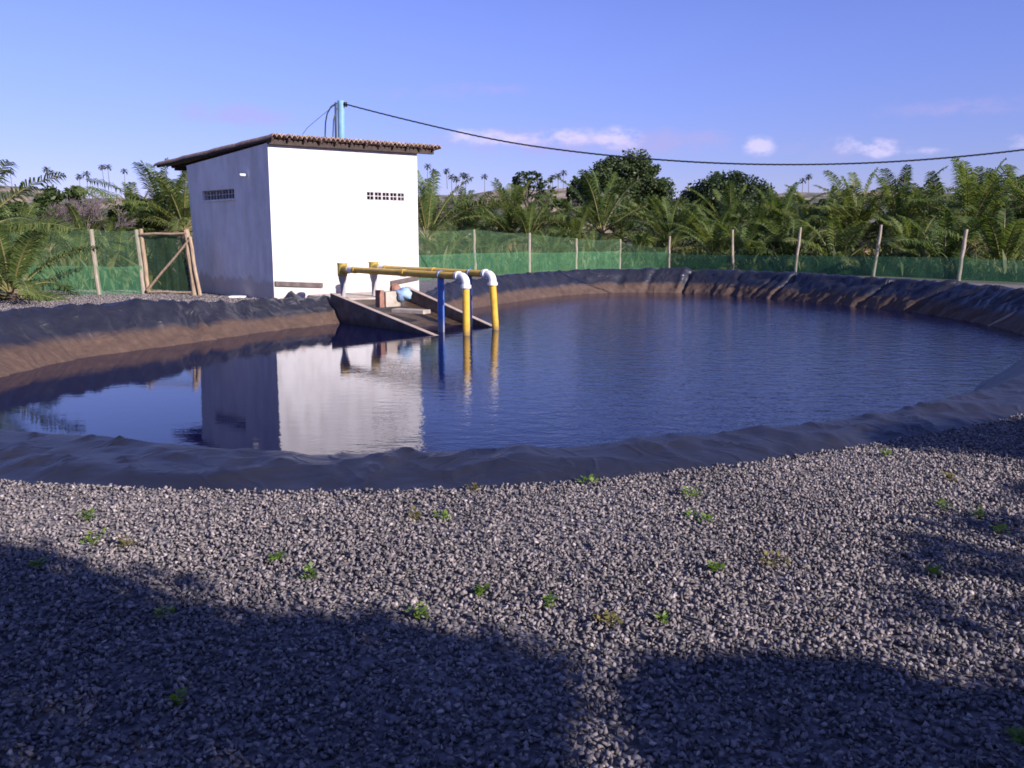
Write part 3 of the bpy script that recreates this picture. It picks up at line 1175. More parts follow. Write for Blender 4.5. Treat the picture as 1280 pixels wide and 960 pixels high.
# rubble standing in the ramp
blk = P(487, 384, -0.02)
mb = MB()
bu, bv = UA, VA
o0 = blk - bu * 0.1
mb.obox(o0, bu * 0.42, bv * 0.2, Vector((0, 0, .36)))
o = add('masonry_block', mb.mesh('masonry_block', 0.02), M['pale_concrete'])
tag(o, 'pale chipped masonry block standing upright in the concrete ramp', 'block')
mb = MB()
mb.obox(o0 - bu * 0.16 + bv * .01, bu * 0.13, bv * 0.19, Vector((0, 0, .4)))
o = add('shade_brown', mb.mesh('shade_brown', 0.012), M['brick'])  # brown piece added for the shade on the block's left side
tag(o, 'red brown piece added as the shaded side of the masonry block in the ramp', 'brick')
mb = MB()
sl = P(489, 391, -0.12)
dd = (P(529, 393, -0.12) - sl)
mb.obox(sl + Vector((0, 0, 0.0)), dd, Vector((-dd.y, dd.x, 0)).normalized() * 0.3, Vector((0, 0, .09)))
o = add('concrete_slab', mb.mesh('concrete_slab', 0.012), M['pale_concrete'])
tag(o, 'flat broken concrete slab lying across the ramp below the masonry block', 'slab')
bm = bmesh.new()
bmesh.ops.create_icosphere(bm, subdivisions=3, radius=1.0)
for v in bm.verts:
    k_ = 1 + 0.45 * noise.noise(v.co * 1.7 + Vector((3, 1, 0))) + .15 * noise.noise(v.co * 5)
    v.co = Vector((v.co.x * .20 * k_, v.co.y * .13 * k_, v.co.z * .16 * k_))
me = bpy.data.meshes.new('blue_rag'); bm.to_mesh(me); bm.free()
o = add('blue_rag', me, M['blue_cloth'], smooth_shade=True); o.location = o0 + bu * .46 - bv * .06 + Vector((0, 0, .28))
tag(o, 'faded light blue rag bunched on the masonry block in the ramp', 'rag')

# stones behind the second side wall
mb = MB()
bm = bmesh.new()
bmesh.ops.create_icosphere(bm, subdivisions=2, radius=0.16)
for v in bm.verts:
    v.co *= 1 + 0.25 * noise.noise(v.co * 7)
me = bpy.data.meshes.new('stone'); bm.to_mesh(me); bm.free()
o = add('stone', me, M['brick']); o.location = Vector((s2.x, s2.y, zs2 - 0.05)) - RD * 0.12 + RN * 0.2
tag(o, 'rounded brown stone at the top of the farther ramp side wall', 'stone')

# dark crumpled sheet peak against the wall foot, and the pale scrap by the hut's side
bm = bmesh.new()
bmesh.ops.create_icosphere(bm, subdivisions=3, radius=0.36)
for v in bm.verts:
    v.co.z = max(v.co.z, -0.1)
    r_ = math.hypot(v.co.x, v.co.y)
    v.co.z = (0.36 - r_) * 0.85 + 0.06 * noise.noise(v.co * 6) if v.co.z > 0 else v.co.z
me = bpy.data.meshes.new('scrap'); bm.to_mesh(me); bm.free()
pk = P(365, 379, 0.0)
o = add('folded_sheet', me, M['liner'], smooth_shade=True); o.location = (pk.x, pk.y, 0.0)
tag(o, 'dark crumpled plastic heap against the foot of the white front wall', 'plastic sheet')
sc_ = P(296, 372.5, 0.02)
mb = MB(); mb.obox(sc_ + Vector((-.22, 0, 0)), Vector((.42, .03, 0)), Vector((0, .3, 0)), Vector((0, 0, .05)))
o = add('concrete_scrap', mb.mesh('concrete_scrap', 0.01), M['white_pvc'])
tag(o, 'small flat white scrap on the gravel beside the hut side wall', 'scrap')

# ------------------------------------------------------------------ pump pipes
ZP = 0.80


def elbow_pts(c, d_in, rad, n=8):
    """Quarter turn from travelling along d_in to travelling straight down; c is where the two axes meet."""
    out = []
    for k in range(n + 1):
        a = math.pi / 2 * k / n
        out.append(c - d_in * rad + d_in * rad * math.sin(a) - Vector((0, 0, 1)) * rad * (1 - math.cos(a)))
    return out


def pump_pipe(px_w, py_w, tee_px, label, tilt):
    e = P(px_w, py_w, ZW)
    top = Vector((e.x, e.y, ZP)) + Vector((tilt, 0, 0))
    # back along the ramp direction until the tee's pixel column
    lo, hi = 0.5, 9.0
    for _ in range(50):
        mid = (lo + hi) / 2
        if to_px(top - RD * mid)[0] > tee_px:
            lo = mid
        else:
            hi = mid
    L = lo
    tee = top - RD * L + Vector((0, 0, 0.02))
    d = (top - tee).normalized()
    root = empty('suction_pipe', Vector((tee.x, tee.y, zap)), label, 'water pipe', 'yellow suction pipes over the pond')
    r = 0.075
    mb = MB(); mb.tube([tee + Vector((0, 0, -.33)), Vector((tee.x, tee.y, zap - .02))], 0.062, 14)
    mb.tube([tee + Vector((0, 0, -.16)), tee + Vector((0, 0, -.22)), tee + Vector((0, 0, -.30)), tee + Vector((0, 0, -.36))], [.105, .105, .085, .066], 14)
    part('standpipe', mb.mesh('standpipe'), M['grey_pvc'], root, False)
    mb = MB(); mb.tube([tee + Vector((0, 0, -.17)), tee + Vector((0, 0, .12))], 0.125, 16); mb.tube([tee + d * 0.05, tee + d * 0.32], 0.1, 16)
    mb.tube([tee + Vector((0, 0, .12)), tee + Vector((0, 0, .155))], 0.135, 16)
    part('tee_fitting', mb.mesh('tee_fitting', 0.006), M['olive_pvc'], root)
    mb = MB(); mb.tube([tee + d * 0.30, tee + d * 0.52], 0.088, 16)
    part('collar', mb.mesh('collar', 0.006), M['white_pvc'], root)
    mb = MB(); mb.tube([tee + d * 0.5, tee + d * 1.2, tee + d * (L * .6), top - d * 0.2], r, 16); mb.tube([tee + d * .5, tee + d * .62], r + .012, 16); mb.tube([tee + d * (L * .52), tee + d * (L * .52 + .16)], r + .011, 16)
    part('cross_pipe', mb.mesh('cross_pipe'), M['yellow_pvc'], root, False)
    c = top
    ep = elbow_pts(c, d, 0.15)
    mb = MB()
    mb.tube([ep[0] - d * 0.12] + ep + [ep[-1] - Vector((0, 0, .06))], [.09] + [.083] * len(ep) + [.09], 16)
    mb.tube([ep[0] - d * .14, ep[0] - d * .07], .104, 16)
    mb.tube([ep[-1] - Vector((0, 0, .02)), ep[-1] - Vector((0, 0, .085))], .106, 16)
    part('elbow', mb.mesh('elbow'), M['white_pvc'], root, False)
    mb = MB(); mb.tube([ep[-1] - Vector((0, 0, .07)), Vector((e.x, e.y, ZW)), Vector((e.x - tilt * .6, e.y, -1.1))], r, 16)
    part('down_pipe', mb.mesh('down_pipe'), M['yellow_pvc'], root, False)
    return tee, top


t1, top1 = pump_pipe(583, 419, 428, 'nearer yellow pipe on grey standpipe, its white elbow dipping into the pond', 0.0)
t2, top2 = pump_pipe(619.5, 412, 467, 'farther yellow pipe with white elbow, right of the blue props', -0.06)
for (px_, pipe_t, pipe_e, rr_, lab) in ((550.5, t1, top1, 0.074, 'thick blue prop under the nearer yellow pipe, standing in the water'), (587.5, t2, top2, 0.04, 'thin blue prop under the farther yellow pipe, behind the white elbow')):
    best = min((abs(to_px(pipe_t.lerp(pipe_e, k / 400))[0] - px_), k) for k in range(401))[1]
    p = pipe_t.lerp(pipe_e, best / 400)
    root = empty('pipe_prop', Vector((p.x, p.y, -1.1)), lab, 'prop', 'blue props under the yellow pipes')
    side_ = RN * -0.0
    zt_ = p.z - 0.08
    mb = MB(); mb.tube([Vector((p.x, p.y, -1.1)), Vector((p.x, p.y, zt_))], rr_, 14)
    part('post', mb.mesh('post'), M['blue_pipe'], root)
    mb = MB()
    arc = []
    dd = (pipe_e - pipe_t).normalized(); sd = dd.cross(Vector((0, 0, 1))).normalized()
    for k in range(13):
        a_ = 2 * math.pi * k / 12
        arc.append(p + sd * math.cos(a_) * 0.086 + Vector((0, 0, 1)) * math.sin(a_) * 0.086)
    mb.tube(arc, 0.014, 6)
    part('clamp', mb.mesh('clamp'), M['blue_pipe'], root)

# right-hand ramp wall at the edge of the frame
ew = P(1240, 407.5, ZW)
dr = Vector((0.86, -0.5, 0)).normalized()
mb = MB()
tip = ew - dr * 0.9
st = ew + dr * 1.6
zst = z_for(st, 350)
sl_ = (zst - ZW) / 1.6
n2_ = Vector((-dr.y, dr.x, 0)) * 0.11
mb.hexa([Vector((tip.x, tip.y, -1.2)), Vector((st.x, st.y, -1.2)), Vector((st.x, st.y, -1.2)) + n2_, Vector((tip.x, tip.y, -1.2)) + n2_],
        [Vector((tip.x, tip.y, ZW - .9 * sl_)), Vector((st.x, st.y, zst)), Vector((st.x, st.y, zst)) + n2_, Vector((tip.x, tip.y, ZW - .9 * sl_)) + n2_])
root = empty('outlet_wall', st.copy(), 'dark sloping concrete wall with pale rim at the far right end of the pond', 'wall')
root.location.z = 0
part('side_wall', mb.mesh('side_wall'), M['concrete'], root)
mb = MB()
upz = Vector((0, 0, .003)); a = [Vector((tip.x, tip.y, ZW - .9 * sl_)) + upz - n2_ * .05, Vector((st.x, st.y, zst)) + upz - n2_ * .05, Vector((st.x, st.y, zst)) + upz + n2_ * 1.05, Vector((tip.x, tip.y, ZW - .9 * sl_)) + upz + n2_ * 1.05]
mb.hexa(a, [p + Vector((0, 0, .06)) for p in a])
part('rim', mb.mesh('rim', 0.006), M['rim'], root)  # lit top edge of this wall, given by the paler colour

# ------------------------------------------------------------------ power pole and cables
pb = Q(426, 200, 30.0); pb.z = 0
pt = Q(426, 126, 30.0)
pole = empty('power_pole', pb, 'pale blue power pole rising behind the hut roof', 'power pole')
mb = MB(); mb.tube([pb + Vector((0, 0, -.3)), pb.lerp(pt, .5), pt], [.13, .125, .115], 16)
part('shaft', mb.mesh('shaft'), M['cyan_pole'], pole, False)
mb = MB(); hk = pt + Vector((0.12, -.05, -.12)); mb.tube([pt + Vector((.02, -.05, -.12)), hk + Vector((.06, 0, 0))], 0.03, 8); mb.tube([hk + Vector((.04, 0, -.07)), hk + Vector((.04, 0, .07))], .055, 10)
part('insulator', mb.mesh('insulator'), M['cable'], pole, False)
mb = MB(); mb.tube([Q(419.5, 128, 29.85), Q(419.5, 150, 29.85), Q(420, 180, 29.85)], .035, 8); mb.tube([Q(421, 135, 29.87), Q(417, 150, 29.8), Q(416, 175, 29.8)], .02, 6)
part('conduit', mb.mesh('conduit'), M['cable'], pole)
# twisted overhead cable
pxs = [(431, 130), (480, 143), (530, 155), (590, 169), (640, 179), (700, 187.5), (760, 194.5), (820, 199.5), (880, 203.5), (950, 205.8), (1020, 205.8), (1090, 203.8), (1160, 199.5), (1220, 194), (1280, 187.5), (1360, 176), (1420, 166)]
cab = []
for i in range(201):
    x = 431 + (1420 - 431) * i / 200
    y = np.interp(x, [p[0] for p in pxs], [p[1] for p in pxs])
    cab.append((x, y, 29.9 + (24.5 - 29.9) * i / 200))
ya = np.array([c[1] for c in cab])
for _ in range(60):
    ya[1:-1] = 0.5 * ya[1:-1] + 0.25 * (ya[:-2] + ya[2:])
cpts = [Q(c[0], y, c[2]) for c, y in zip(cab, ya)]
mb = MB()
for ph in (0, 2 * math.pi / 3, 4 * math.pi / 3):
    tw = []
    for i, p in enumerate(cpts):
        for sub in range(3):
            if i == len(cpts) - 1 and sub: break
            q = p if sub == 0 else p.lerp(cpts[i + 1], sub / 3)
            a_ = (i * 3 + sub) * 0.42 + ph
            tw.append(q + Vector((0, math.cos(a_), math.sin(a_))) * 0.013)
    mb.tube(tw, 0.0135, 6)
o = add('overhead_cable', mb.mesh('overhead_cable'), M['cable'], smooth_shade=True)
tag(o, 'black twisted power cable sagging across the sky from the pale blue pole', 'cable')
mb = MB(); mb.tube([Q(421, 129, 29.9), Q(414, 133, 29.8), Q(409, 142, 29.6), Q(407, 153, 29.3), Q(406.5, 166, 29.0), Q(406.5, 176, 28.9)], 0.022, 7)
o = add('drop_cable', mb.mesh('drop_cable'), M['cable'], smooth_shade=True)
tag(o, 'short black cable looping from the pole top down to the hut roof', 'cable')
mb = MB(); mb.tube([Q(419, 131, 29.9), Q(404, 143, 29.0), Q(392, 153, 28), Q(384, 160, 27.4), Q(378, 168, 27)], 0.008, 5)
o = add('stay_wire', mb.mesh('stay_wire'), M['cable'])
tag(o, 'thin wire slanting from the pole top to the left part of the hut roof', 'wire')

# ------------------------------------------------------------------ fences
random.seed(4)
ORD = ['first', 'second', 'third', 'fourth', 'fifth', 'sixth', 'seventh', 'eighth', 'ninth', 'tenth']


def post_mesh(p, ztop, rad, lean=(0, 0)):
    mb = MB()
    n = 7
    pts, rr_ = [], []
    for k in range(n):
        t = k / (n - 1)
        pts.append(Vector((p.x + lean[0] * t + random.uniform(-.012, .012), p.y + lean[1] * t + random.uniform(-.012, .012), -0.2 + (ztop + .2) * t)))
        rr_.append(rad * (1.08 - 0.14 * t) * random.uniform(.94, 1.06))
    mb.tube(pts, rr_, 9)
    return mb.mesh('post')


def net_mesh(p0, p1, z00, z01, z10, z11, sag=0.04, name='net_panel'):
    """Sheet between two posts from heights z00..z01 at p0 to z10..z11 at p1, sagging a little and puckered."""
    nu_, nv_ = 26, 10
    V, Fc = [], []
    d = p1 - p0
    nrm = Vector((-d.y, d.x, 0)).normalized()
    sd = random.random() * 50
    for i in range(nu_ + 1):
        u = i / nu_
        for k in range(nv_ + 1):
            v = k / nv_
            zb, zt = z00 + (z10 - z00) * u, z01 + (z11 - z01) * u
            zt -= 4 * u * (1 - u) * sag
            w = 0.05 * noise.noise(Vector((u * 5 + sd, v * 1.5, 0))) * (4 * u * (1 - u)) ** .5
            q = p0 + d * u + nrm * (w - .045)
            V.append((q.x, q.y, zb + (zt - zb) * v))
    for i in range(nu_):
        for k in range(nv_):
            a = i * (nv_ + 1) + k
            Fc.append((a, a + nv_ + 1, a + nv_ + 2, a + 1))
    return mesh_from(V, Fc, name)


def fence(name, label, posts, bays):
    """posts: (px, top py, distance, radius, lean); bays: per gap (skirt top, net top left, net top right or None)."""
    pos = [Q(p[0], 296, p[2]) for p in posts]
    for p in pos: p.z = 0
    root = empty(name, pos[len(pos) // 2], label, 'fence')
    for p, q in zip(posts, pos):
        if p[3]:
            part('post', post_mesh(q, z_for(q, p[1]), p[3], p[4] if len(p) > 4 else (0, 0)), M['post'], root)
    for k, bay in enumerate(bays):
        a, b = pos[k], pos[k + 1]
        sk, na, nb = bay
        part('net_skirt', net_mesh(a, b, 0.0, sk, 0.0, sk * random.uniform(.95, 1.05), .03, 'net_skirt'), M['skirt'], root, True)
        if na:
            part('net_panel', net_mesh(a, b, sk * .9, na, sk * .9, nb, .05), M['net'], root, True)
    return pos


RP = [(520, 290, 33.0, 0), (594, 287, 36.5, .06, (-.06, 0)), (661.5, 291, 41, .066), (720.5, 298, 44, .066), (775.5, 299, 45.5, .06), (837, 295, 45, .06),
      (918, 287, 41.5, .06, (-.1, 0)), (996, 284, 39, .058, (.14, 0)), (1094, 281, 36, .058, (.22, 0)), (1202, 286.5, 33, .07, (.14, 0)), (1320, 283, 30, .06)]
rpos = fence('net_fence', 'long green net fence on wooden posts running right from the hut behind the pond',
             RP, [(.95, 1.85, 1.9), (.95, 1.9, 1.75), (.9, 1.75, 1.55), (.9, 1.5, 1.5), (.85, 1.35, 1.05), (.8, None, None), (.8, None, None), (.82, None, None), (.85, None, None), (.85, None, None)])
LP = [(-90, 288, 24.5, .06), (119, 286.5, 24.8, .065, (-.10, 0)), (176, 287, 25.0, .062, (-.12, 0))]
lpos = fence('net_fence', 'short green net fence between the palm at the left and the rough wooden gate', LP, [(.85, 1.75, 1.8), (.8, 1.8, 1.8)])
# gate
g0, g1 = Q(181.5, 296, 25.0), Q(240.5, 296, 24.6)
g0.z = g1.z = 0
gate = empty('wooden_gate', g0.lerp(g1, .5), 'rough pole gate with diagonal brace and green net beside the hut', 'gate')
zg = z_for(g0, 292)
part('gate_post', post_mesh(g0, z_for(g0, 286), .055, (-.1, 0)), M['gate_wood'], gate)
part('gate_post', post_mesh(g1, z_for(g1, 287), .085, (-.16, 0)), M['gate_wood'], gate)
g2 = Q(247, 296, 24.5); g2.z = 0
part('gate_post', post_mesh(g2, z_for(g2, 296), .05, (-.22, 0)), M['gate_wood'], gate)


def pole_mesh(a, b, r0, r1, name):
    mb = MB()
    a, b = Vector(a), Vector(b)
    mb.tube([a, a.lerp(b, .33) + Vector((0, .0, .012)), a.lerp(b, .66) - Vector((0, 0, .01)), b], [r0, (r0 * 2 + r1) / 3, (r0 + 2 * r1) / 3, r1], 9)
    return mb.mesh(name)


part('rail', pole_mesh(g0 + Vector((-.1, -.07, zg - .02)), g1 + Vector((-.12, -.07, z_for(g1, 291.5))), .034, .03, 'rail'), M['gate_wood'], gate)
part('rail', pole_mesh(g0 + Vector((-.0, -.06, .08)), g1 + Vector((-.0, -.06, .1)), .03, .028, 'rail'), M['gate_wood'], gate)
part('brace', pole_mesh(Q(184, 363, 24.88), Q(236, 300, 24.5), .036, .03, 'brace'), M['gate_wood'], gate)
part('brace', pole_mesh(Q(216, 336, 25.05), Q(240, 358, 24.9), .03, .03, 'brace'), M['dark_wood'], gate)
part('net_panel', net_mesh(g0 + Vector((0, .05, 0)), g1 + Vector((0, .05, 0)), .06, 1.7, .06, 1.75, .05), M['net'], gate, True)

# ------------------------------------------------------------------ palms
def frond_arrays(rng, base, azm, elev, length, droop, width, npair, twist=0.0, lw=0.021):
    """One pinnate frond: an arching midrib and two rows of hanging leaflets. Returns (leaf verts, leaf faces, rib points)."""
    pts = []
    n = 14
    p = Vector(base)
    h = Vector((math.cos(azm), math.sin(azm), 0))
    e = elev
    step = length / n
    pts.append(p.copy())
    dirs = []
    for k in range(n):
        d = h * math.cos(e) + Vector((0, 0, 1)) * math.sin(e)
        dirs.append(d)
        p = p + d * step
        pts.append(p.copy())
        e -= droop / n * (0.35 + 1.5 * k / n)
    dirs.append(dirs[-1])
    V, Fc = [], []
    side0 = Vector((-h.y, h.x, 0))
    tw = twist
    for i in range(npair):
        t = 0.14 + 0.86 * (i + rng.random() * .5) / npair
        f = t * n
        k = min(int(f), n - 1)
        q = pts[k].lerp(pts[k + 1], f - k)
        d = dirs[k]
        upv = side0.cross(d).normalized()
        if upv.z < 0: upv = -upv
        prof_ = (math.sin(math.pi * min(1, (t - .06) * .98)) ** .6) if t < .97 else .35
        ll = width * max(.25, prof_) * rng.uniform(.85, 1.1)
        for sgn in (-1, 1):
            sv = (side0 * math.cos(tw) + upv * math.sin(tw)) * sgn
            ld = (sv * 0.9 + d * rng.uniform(.35, .65) + upv * rng.uniform(.05, .35)).normalized()
            w = lw * rng.uniform(.8, 1.3)
            wv = (d - ld * d.dot(ld)).normalized() * w
            mid = q + ld * ll * .5
            tip = q + ld * ll * .92 + Vector((0, 0, -1)) * ll * rng.uniform(.22, .5)
            b0 = len(V)
            V += [q - wv * .7, q + wv * .7, mid + wv, mid - wv, tip]
            Fc += [(b0, b0 + 1, b0 + 2), (b0, b0 + 2, b0 + 3), (b0 + 3, b0 + 2, b0 + 4)]
    return V, Fc, pts


def palm_meshes(seed, trunk_h, nf, fl, upright, wid=.56, npair=54):
    rng = random.Random(seed)
    V, Fc, mats = [], [], []
    rib = MB()
    top = Vector((rng.uniform(-.1, .1), rng.uniform(-.1, .1), trunk_h))
    for i in range(nf):
        g = i / (nf - 1)                                  # 0 young and upright, 1 old and drooping
        az_ = i * 2.39996 + rng.uniform(-.25, .25)
        elv = R(86 - 88 * g ** (1.0 / upright)) + rng.uniform(-.12, .12)
        ln = fl * (0.72 + 0.45 * math.sin(math.pi * min(1, g * .85 + .12))) * rng.uniform(.88, 1.1)
        dr_ = R(24 + 72 * g) * rng.uniform(.8, 1.25)
        base = top + Vector((math.cos(az_), math.sin(az_), 0)) * .06 + Vector((0, 0, -.25 * g))
        v, f, pts = frond_arrays(rng, base, az_, elv, ln, dr_, wid * ln / fl, npair, rng.uniform(-.5, .5))
        b0 = len(V)
        V += v
        Fc += [tuple(b0 + q for q in t) for t in f]
        mats += [1 if (g > .86 and rng.random() < .55) else 0] * len(f)
        rib.tube(pts, [.034 * (1 - .85 * k / len(pts)) for k in range(len(pts))], 5, False)
        nrib = 0
    nV = len(V)
    rv, rf = rib.v, rib.f
    me = mesh_from([*V, *rv], Fc + [tuple(nV + q for q in t) for t in rf], 'crown')
    me.materials.append(M['palm']); me.materials.append(M['dry_palm']); me.materials.append(M['olive_rib'])
    mi = mats + [2] * len(rf)
    me.polygons.foreach_set('material_index', mi)
    tb = MB()
    pts = [Vector((0, 0, -.15))]
    rad = [.2]
    for k in range(1, 9):
        t = k / 8
        pts.append(Vector((top.x * t, top.y * t, trunk_h * t)))
        rad.append(.17 - .05 * t + (.03 if k % 2 else 0))
    tb.tube(pts, rad, 10)
    tm = tb.mesh('trunk'); tm.materials.append(M['palm_bark'])
    zmax = max(v.z for v in V)
    return tm, me, zmax


M['olive_rib'] = surf('frond_rib', (0.14, 0.13, 0.04), (0.26, 0.22, 0.09), 3, 0.5, 0.1, 0.01)
palm_types = []
for seed, th, nf, fl, up in ((1, 1.3, 22, 3.0, 1.0), (2, 1.0, 20, 3.0, 1.25), (3, 1.6, 24, 2.8, .9), (4, .8, 18, 3.1, 1.4), (5, 1.4, 22, 3.2, 1.1), (6, .35, 16, 2.3, 1.0), (7, .45, 18, 2.5, .8)):
    palm_types.append(palm_meshes(seed, th, nf, fl, up))

used_labels = {}


def unique(lbl):
    return lbl


def palm(px, top_y, dist, kind, label, group, rot=None, rng=random.Random(9), width=1.0):
    tm, cm, zmax = palm_types[kind]
    p = Q(px, 296, dist); p.z = 0
    H = max(1.4, z_for(p, top_y))
    s = H / zmax
    root = empty('coconut_palm', p, label, 'palm tree', group)
    root.scale = (s * width, s * width, s)
    root.rotation_euler = (0, 0, rng.uniform(0, 6.28) if rot is None else rot)
    for nm, me_ in (('trunk', tm), ('crown', cm)):
        o = bpy.data.objects.new(nm, me_)
        COL.objects.link(o)
        o.parent = root
    return root


post_px = [p[0] for p in RP][1:]


def where(px):
    if px < 119: return None
    k = int(np.searchsorted(post_px, px))
    if k == 0: return 'between the white hut and the first long fence post'
    if k >= 9: return 'right of the ninth long fence post' if px < 1290 else 'beyond the frame, right of the ninth fence post'
    return 'between the %s and %s long fence posts' % (ORD[k - 1], ORD[k])


right = [(535, 209, 37, 4), (578, 234, 48, 0), (641, 222, 46, 0), (671, 252, 50, 1), (702, 248, 52, 3), (752, 211, 51, 4), (822, 246, 56, 0),
         (852, 243, 50, 3), (913, 226, 49, 4), (946, 251, 48, 2), (976, 226, 49, 0), (1010, 246, 46, 1), (1042, 224, 52, 3), (1069, 210, 44, 0), 
         (1121, 206, 44, 4), (1152, 224, 52, 1), (1174, 216, 48, 3), (1213, 195, 40, 0), (1243, 211, 50, 2), (1270, 198, 41, 4), (1325, 198, 39, 1)]
low = [(552, 281, 39, 5), (603, 287, 42, 6), (690, 287, 47.5, 6), (742, 285, 49, 5), (800, 288, 50, 6), (832, 281, 50, 5), (896, 276, 47, 6), (936, 272, 44.5, 5),
       (990, 272, 43, 6), (1050, 268, 41, 5), (1142, 270, 39.5, 6), (1187, 262, 37, 5), (1252, 258, 36, 5)]
rows_ = [('tall', 'with upright fronds', right), ('low', 'with drooping yellowish fronds close behind the net', low)]
back = [(x, 246 + 6 * math.sin(x), 66 + 9 * math.sin(x * 1.7), k % 5) for k, x in enumerate(range(545, 1300, 58))]
cells = {}
plan = []
for size, look, lst in rows_ + [('distant', 'filling the rows behind the taller palms', back)]:
    for (px, ty, dist, kd) in lst:
        if size == 'tall': dist *= 1.3
        cells.setdefault((size, where(px)), []).append(px)
        plan.append((size, look, px, ty, dist, kd))
for (size, look, px, ty, dist, kd) in plan:
    cell = sorted(cells[(size, where(px))])
    pre = ''
    if len(cell) == 2:
        pre = ('left', 'right')[cell.index(px)] + ' '
    elif len(cell) == 3:
        pre = ('left', 'middle', 'right')[cell.index(px)] + ' '
    elif len(cell) > 3:
        pre = ORD[cell.index(px)] + ' '
    short = {'tall': 'tall palm', 'low': 'low palm with drooping fronds', 'distant': 'far back-row palm'}[size]
    palm(px, ty, dist, kd, '%s%s %s' % (pre, short, where(px)), 'coconut palms behind the green fence', width=1.05 if size != 'low' else 1.15)
for (px, ty, dist, kd, lab) in ((207, 195, 62, 4, 'tallest palm of the left side, its fronds touching the hut eave'),
                                (172, 226, 60, 0, 'palm behind the gate, left of the tallest left palm'),
                                (233, 212, 58, 2, 'palm partly hidden by the shaded hut wall'),
                                (132, 262, 56, 1, 'distant palm below the bare purple grey bush'),
                                (62, 266, 44, 2, 'yellowish palm in front of the round bush at the left'),
                                (98, 286, 37, 6, 'low palm behind the net left of the lone fence post'),
                                (148, 284, 34, 5, 'low palm between the lone fence post and the gate'),
                                (205, 290, 31, 6, 'low palm seen through the netting of the gate'),
                                (-52, 190, 25.5, 0, 'tall palm cut by the left frame edge, fronds against the sky'),
                                (12, 277, 22.6, 5, 'pale palm hanging over the gravel in front of the left net'),
                                (104, 252, 52, 0, 'fuller palm just left of the bare bush, before the round bush'),
                                (22, 248, 38, 4, 'full green palm at the left edge before the low bush'),
                                (40, 262, 40, 3, 'shaded palm behind the left net below the sand dune')):
    palm(px, ty, dist, kd, lab, 'coconut palms behind the green fence', width=1.1)


# ------------------------------------------------------------------ broadleaf trees
def leaf_cloud(rng, centres, per, lsize, flat=1.0):
    V, Fc = [], []
    for (c, r) in centres:
        for _ in range(per):
            while True:
                d = Vector((rng.uniform(-1, 1), rng.uniform(-1, 1), rng.uniform(-1, 1)))
                if d.length < 1: break
            d = d * (0.55 + .45 * d.length)
            p = c + Vector((d.x * r, d.y * r, d.z * r * flat))
            a = Vector((rng.gauss(0, 1), rng.gauss(0, 1), rng.gauss(0, .6))).normalized()
            b = a.cross(Vector((rng.gauss(0, 1), rng.gauss(0, 1), rng.gauss(0, 1)))).normalized()
            s = lsize * rng.uniform(.6, 1.35)
            n = len(V)
            V += [p - a * s * .5, p + b * s * .28, p + a * s * .55, p - b * s * .28]
            Fc.append((n, n + 1, n + 2, n + 3))
    return V, Fc


def broad_tree(name, base, H, wid, label, cat, mat, shape='dome', seed=0, nclump=46, per=120, lsize=.34, trunk_r=.22, bottom=.35, group=None, crk=1.0):
    rng = random.Random(seed)
    root = empty(name, base, label, cat, group)
    cs = []
    for _ in range(nclump):
        a = rng.uniform(0, 2 * math.pi)
        if shape == 'dome':
            r = wid / 2 * math.sqrt(rng.random()) * .92
            prof_ = math.sqrt(max(0, 1 - (r / (wid / 2)) ** 2))
            zt = H * (bottom + (1 - bottom) * prof_)
            z = zt - rng.random() ** 1.6 * (zt - H * bottom * .9) - .05 * H
        else:
            el_ = math.asin(rng.uniform(-.55, 1))
            k = rng.uniform(.55, 1)
            r = wid / 2 * math.cos(el_) * k * .9
            z = H * (bottom + 1) / 2 + H * (1 - bottom) / 2 * math.sin(el_) * k * .9
        cr = wid * rng.uniform(.07, .13) * crk
        cs.append((Vector((r * math.cos(a), r * math.sin(a), min(z, H - cr * .6))), cr))
    V, Fc = leaf_cloud(rng, cs, per, lsize, .75)
    tb = MB()
    fork = Vector((rng.uniform(-.3, .3), rng.uniform(-.3, .3), H * bottom * .7))
    tb.tube([Vector((0, 0, -.2)), fork * .5, fork], [trunk_r * 1.25, trunk_r, trunk_r * .85], 9)
    for (c, r) in rng.sample(cs, min(len(cs), 22)):
        mid = fork.lerp(c, .5) + Vector((rng.uniform(-.3, .3), rng.uniform(-.3, .3), rng.uniform(-.1, .4)))
        tb.tube([fork, mid, c], [trunk_r * .5, trunk_r * .28, trunk_r * .08], 6)
    tm = tb.mesh('trunk')
    for nm, me_, mt in (('trunk', tm, M['bark']), ('crown', mesh_from(V, Fc, 'crown'), mat)):
        me_.materials.append(mt)
        o = bpy.data.objects.new(nm, me_); COL.objects.link(o); o.parent = root
    return root


def tree_px(px, top_y, wpx, dist, label, mat, **kw):
    p = Q(px, 296, dist); p.z = 0
    H = z_for(p, top_y)
    return broad_tree('broadleaf_tree', p, H, wpx / F * dist, label, 'tree', mat, **kw)


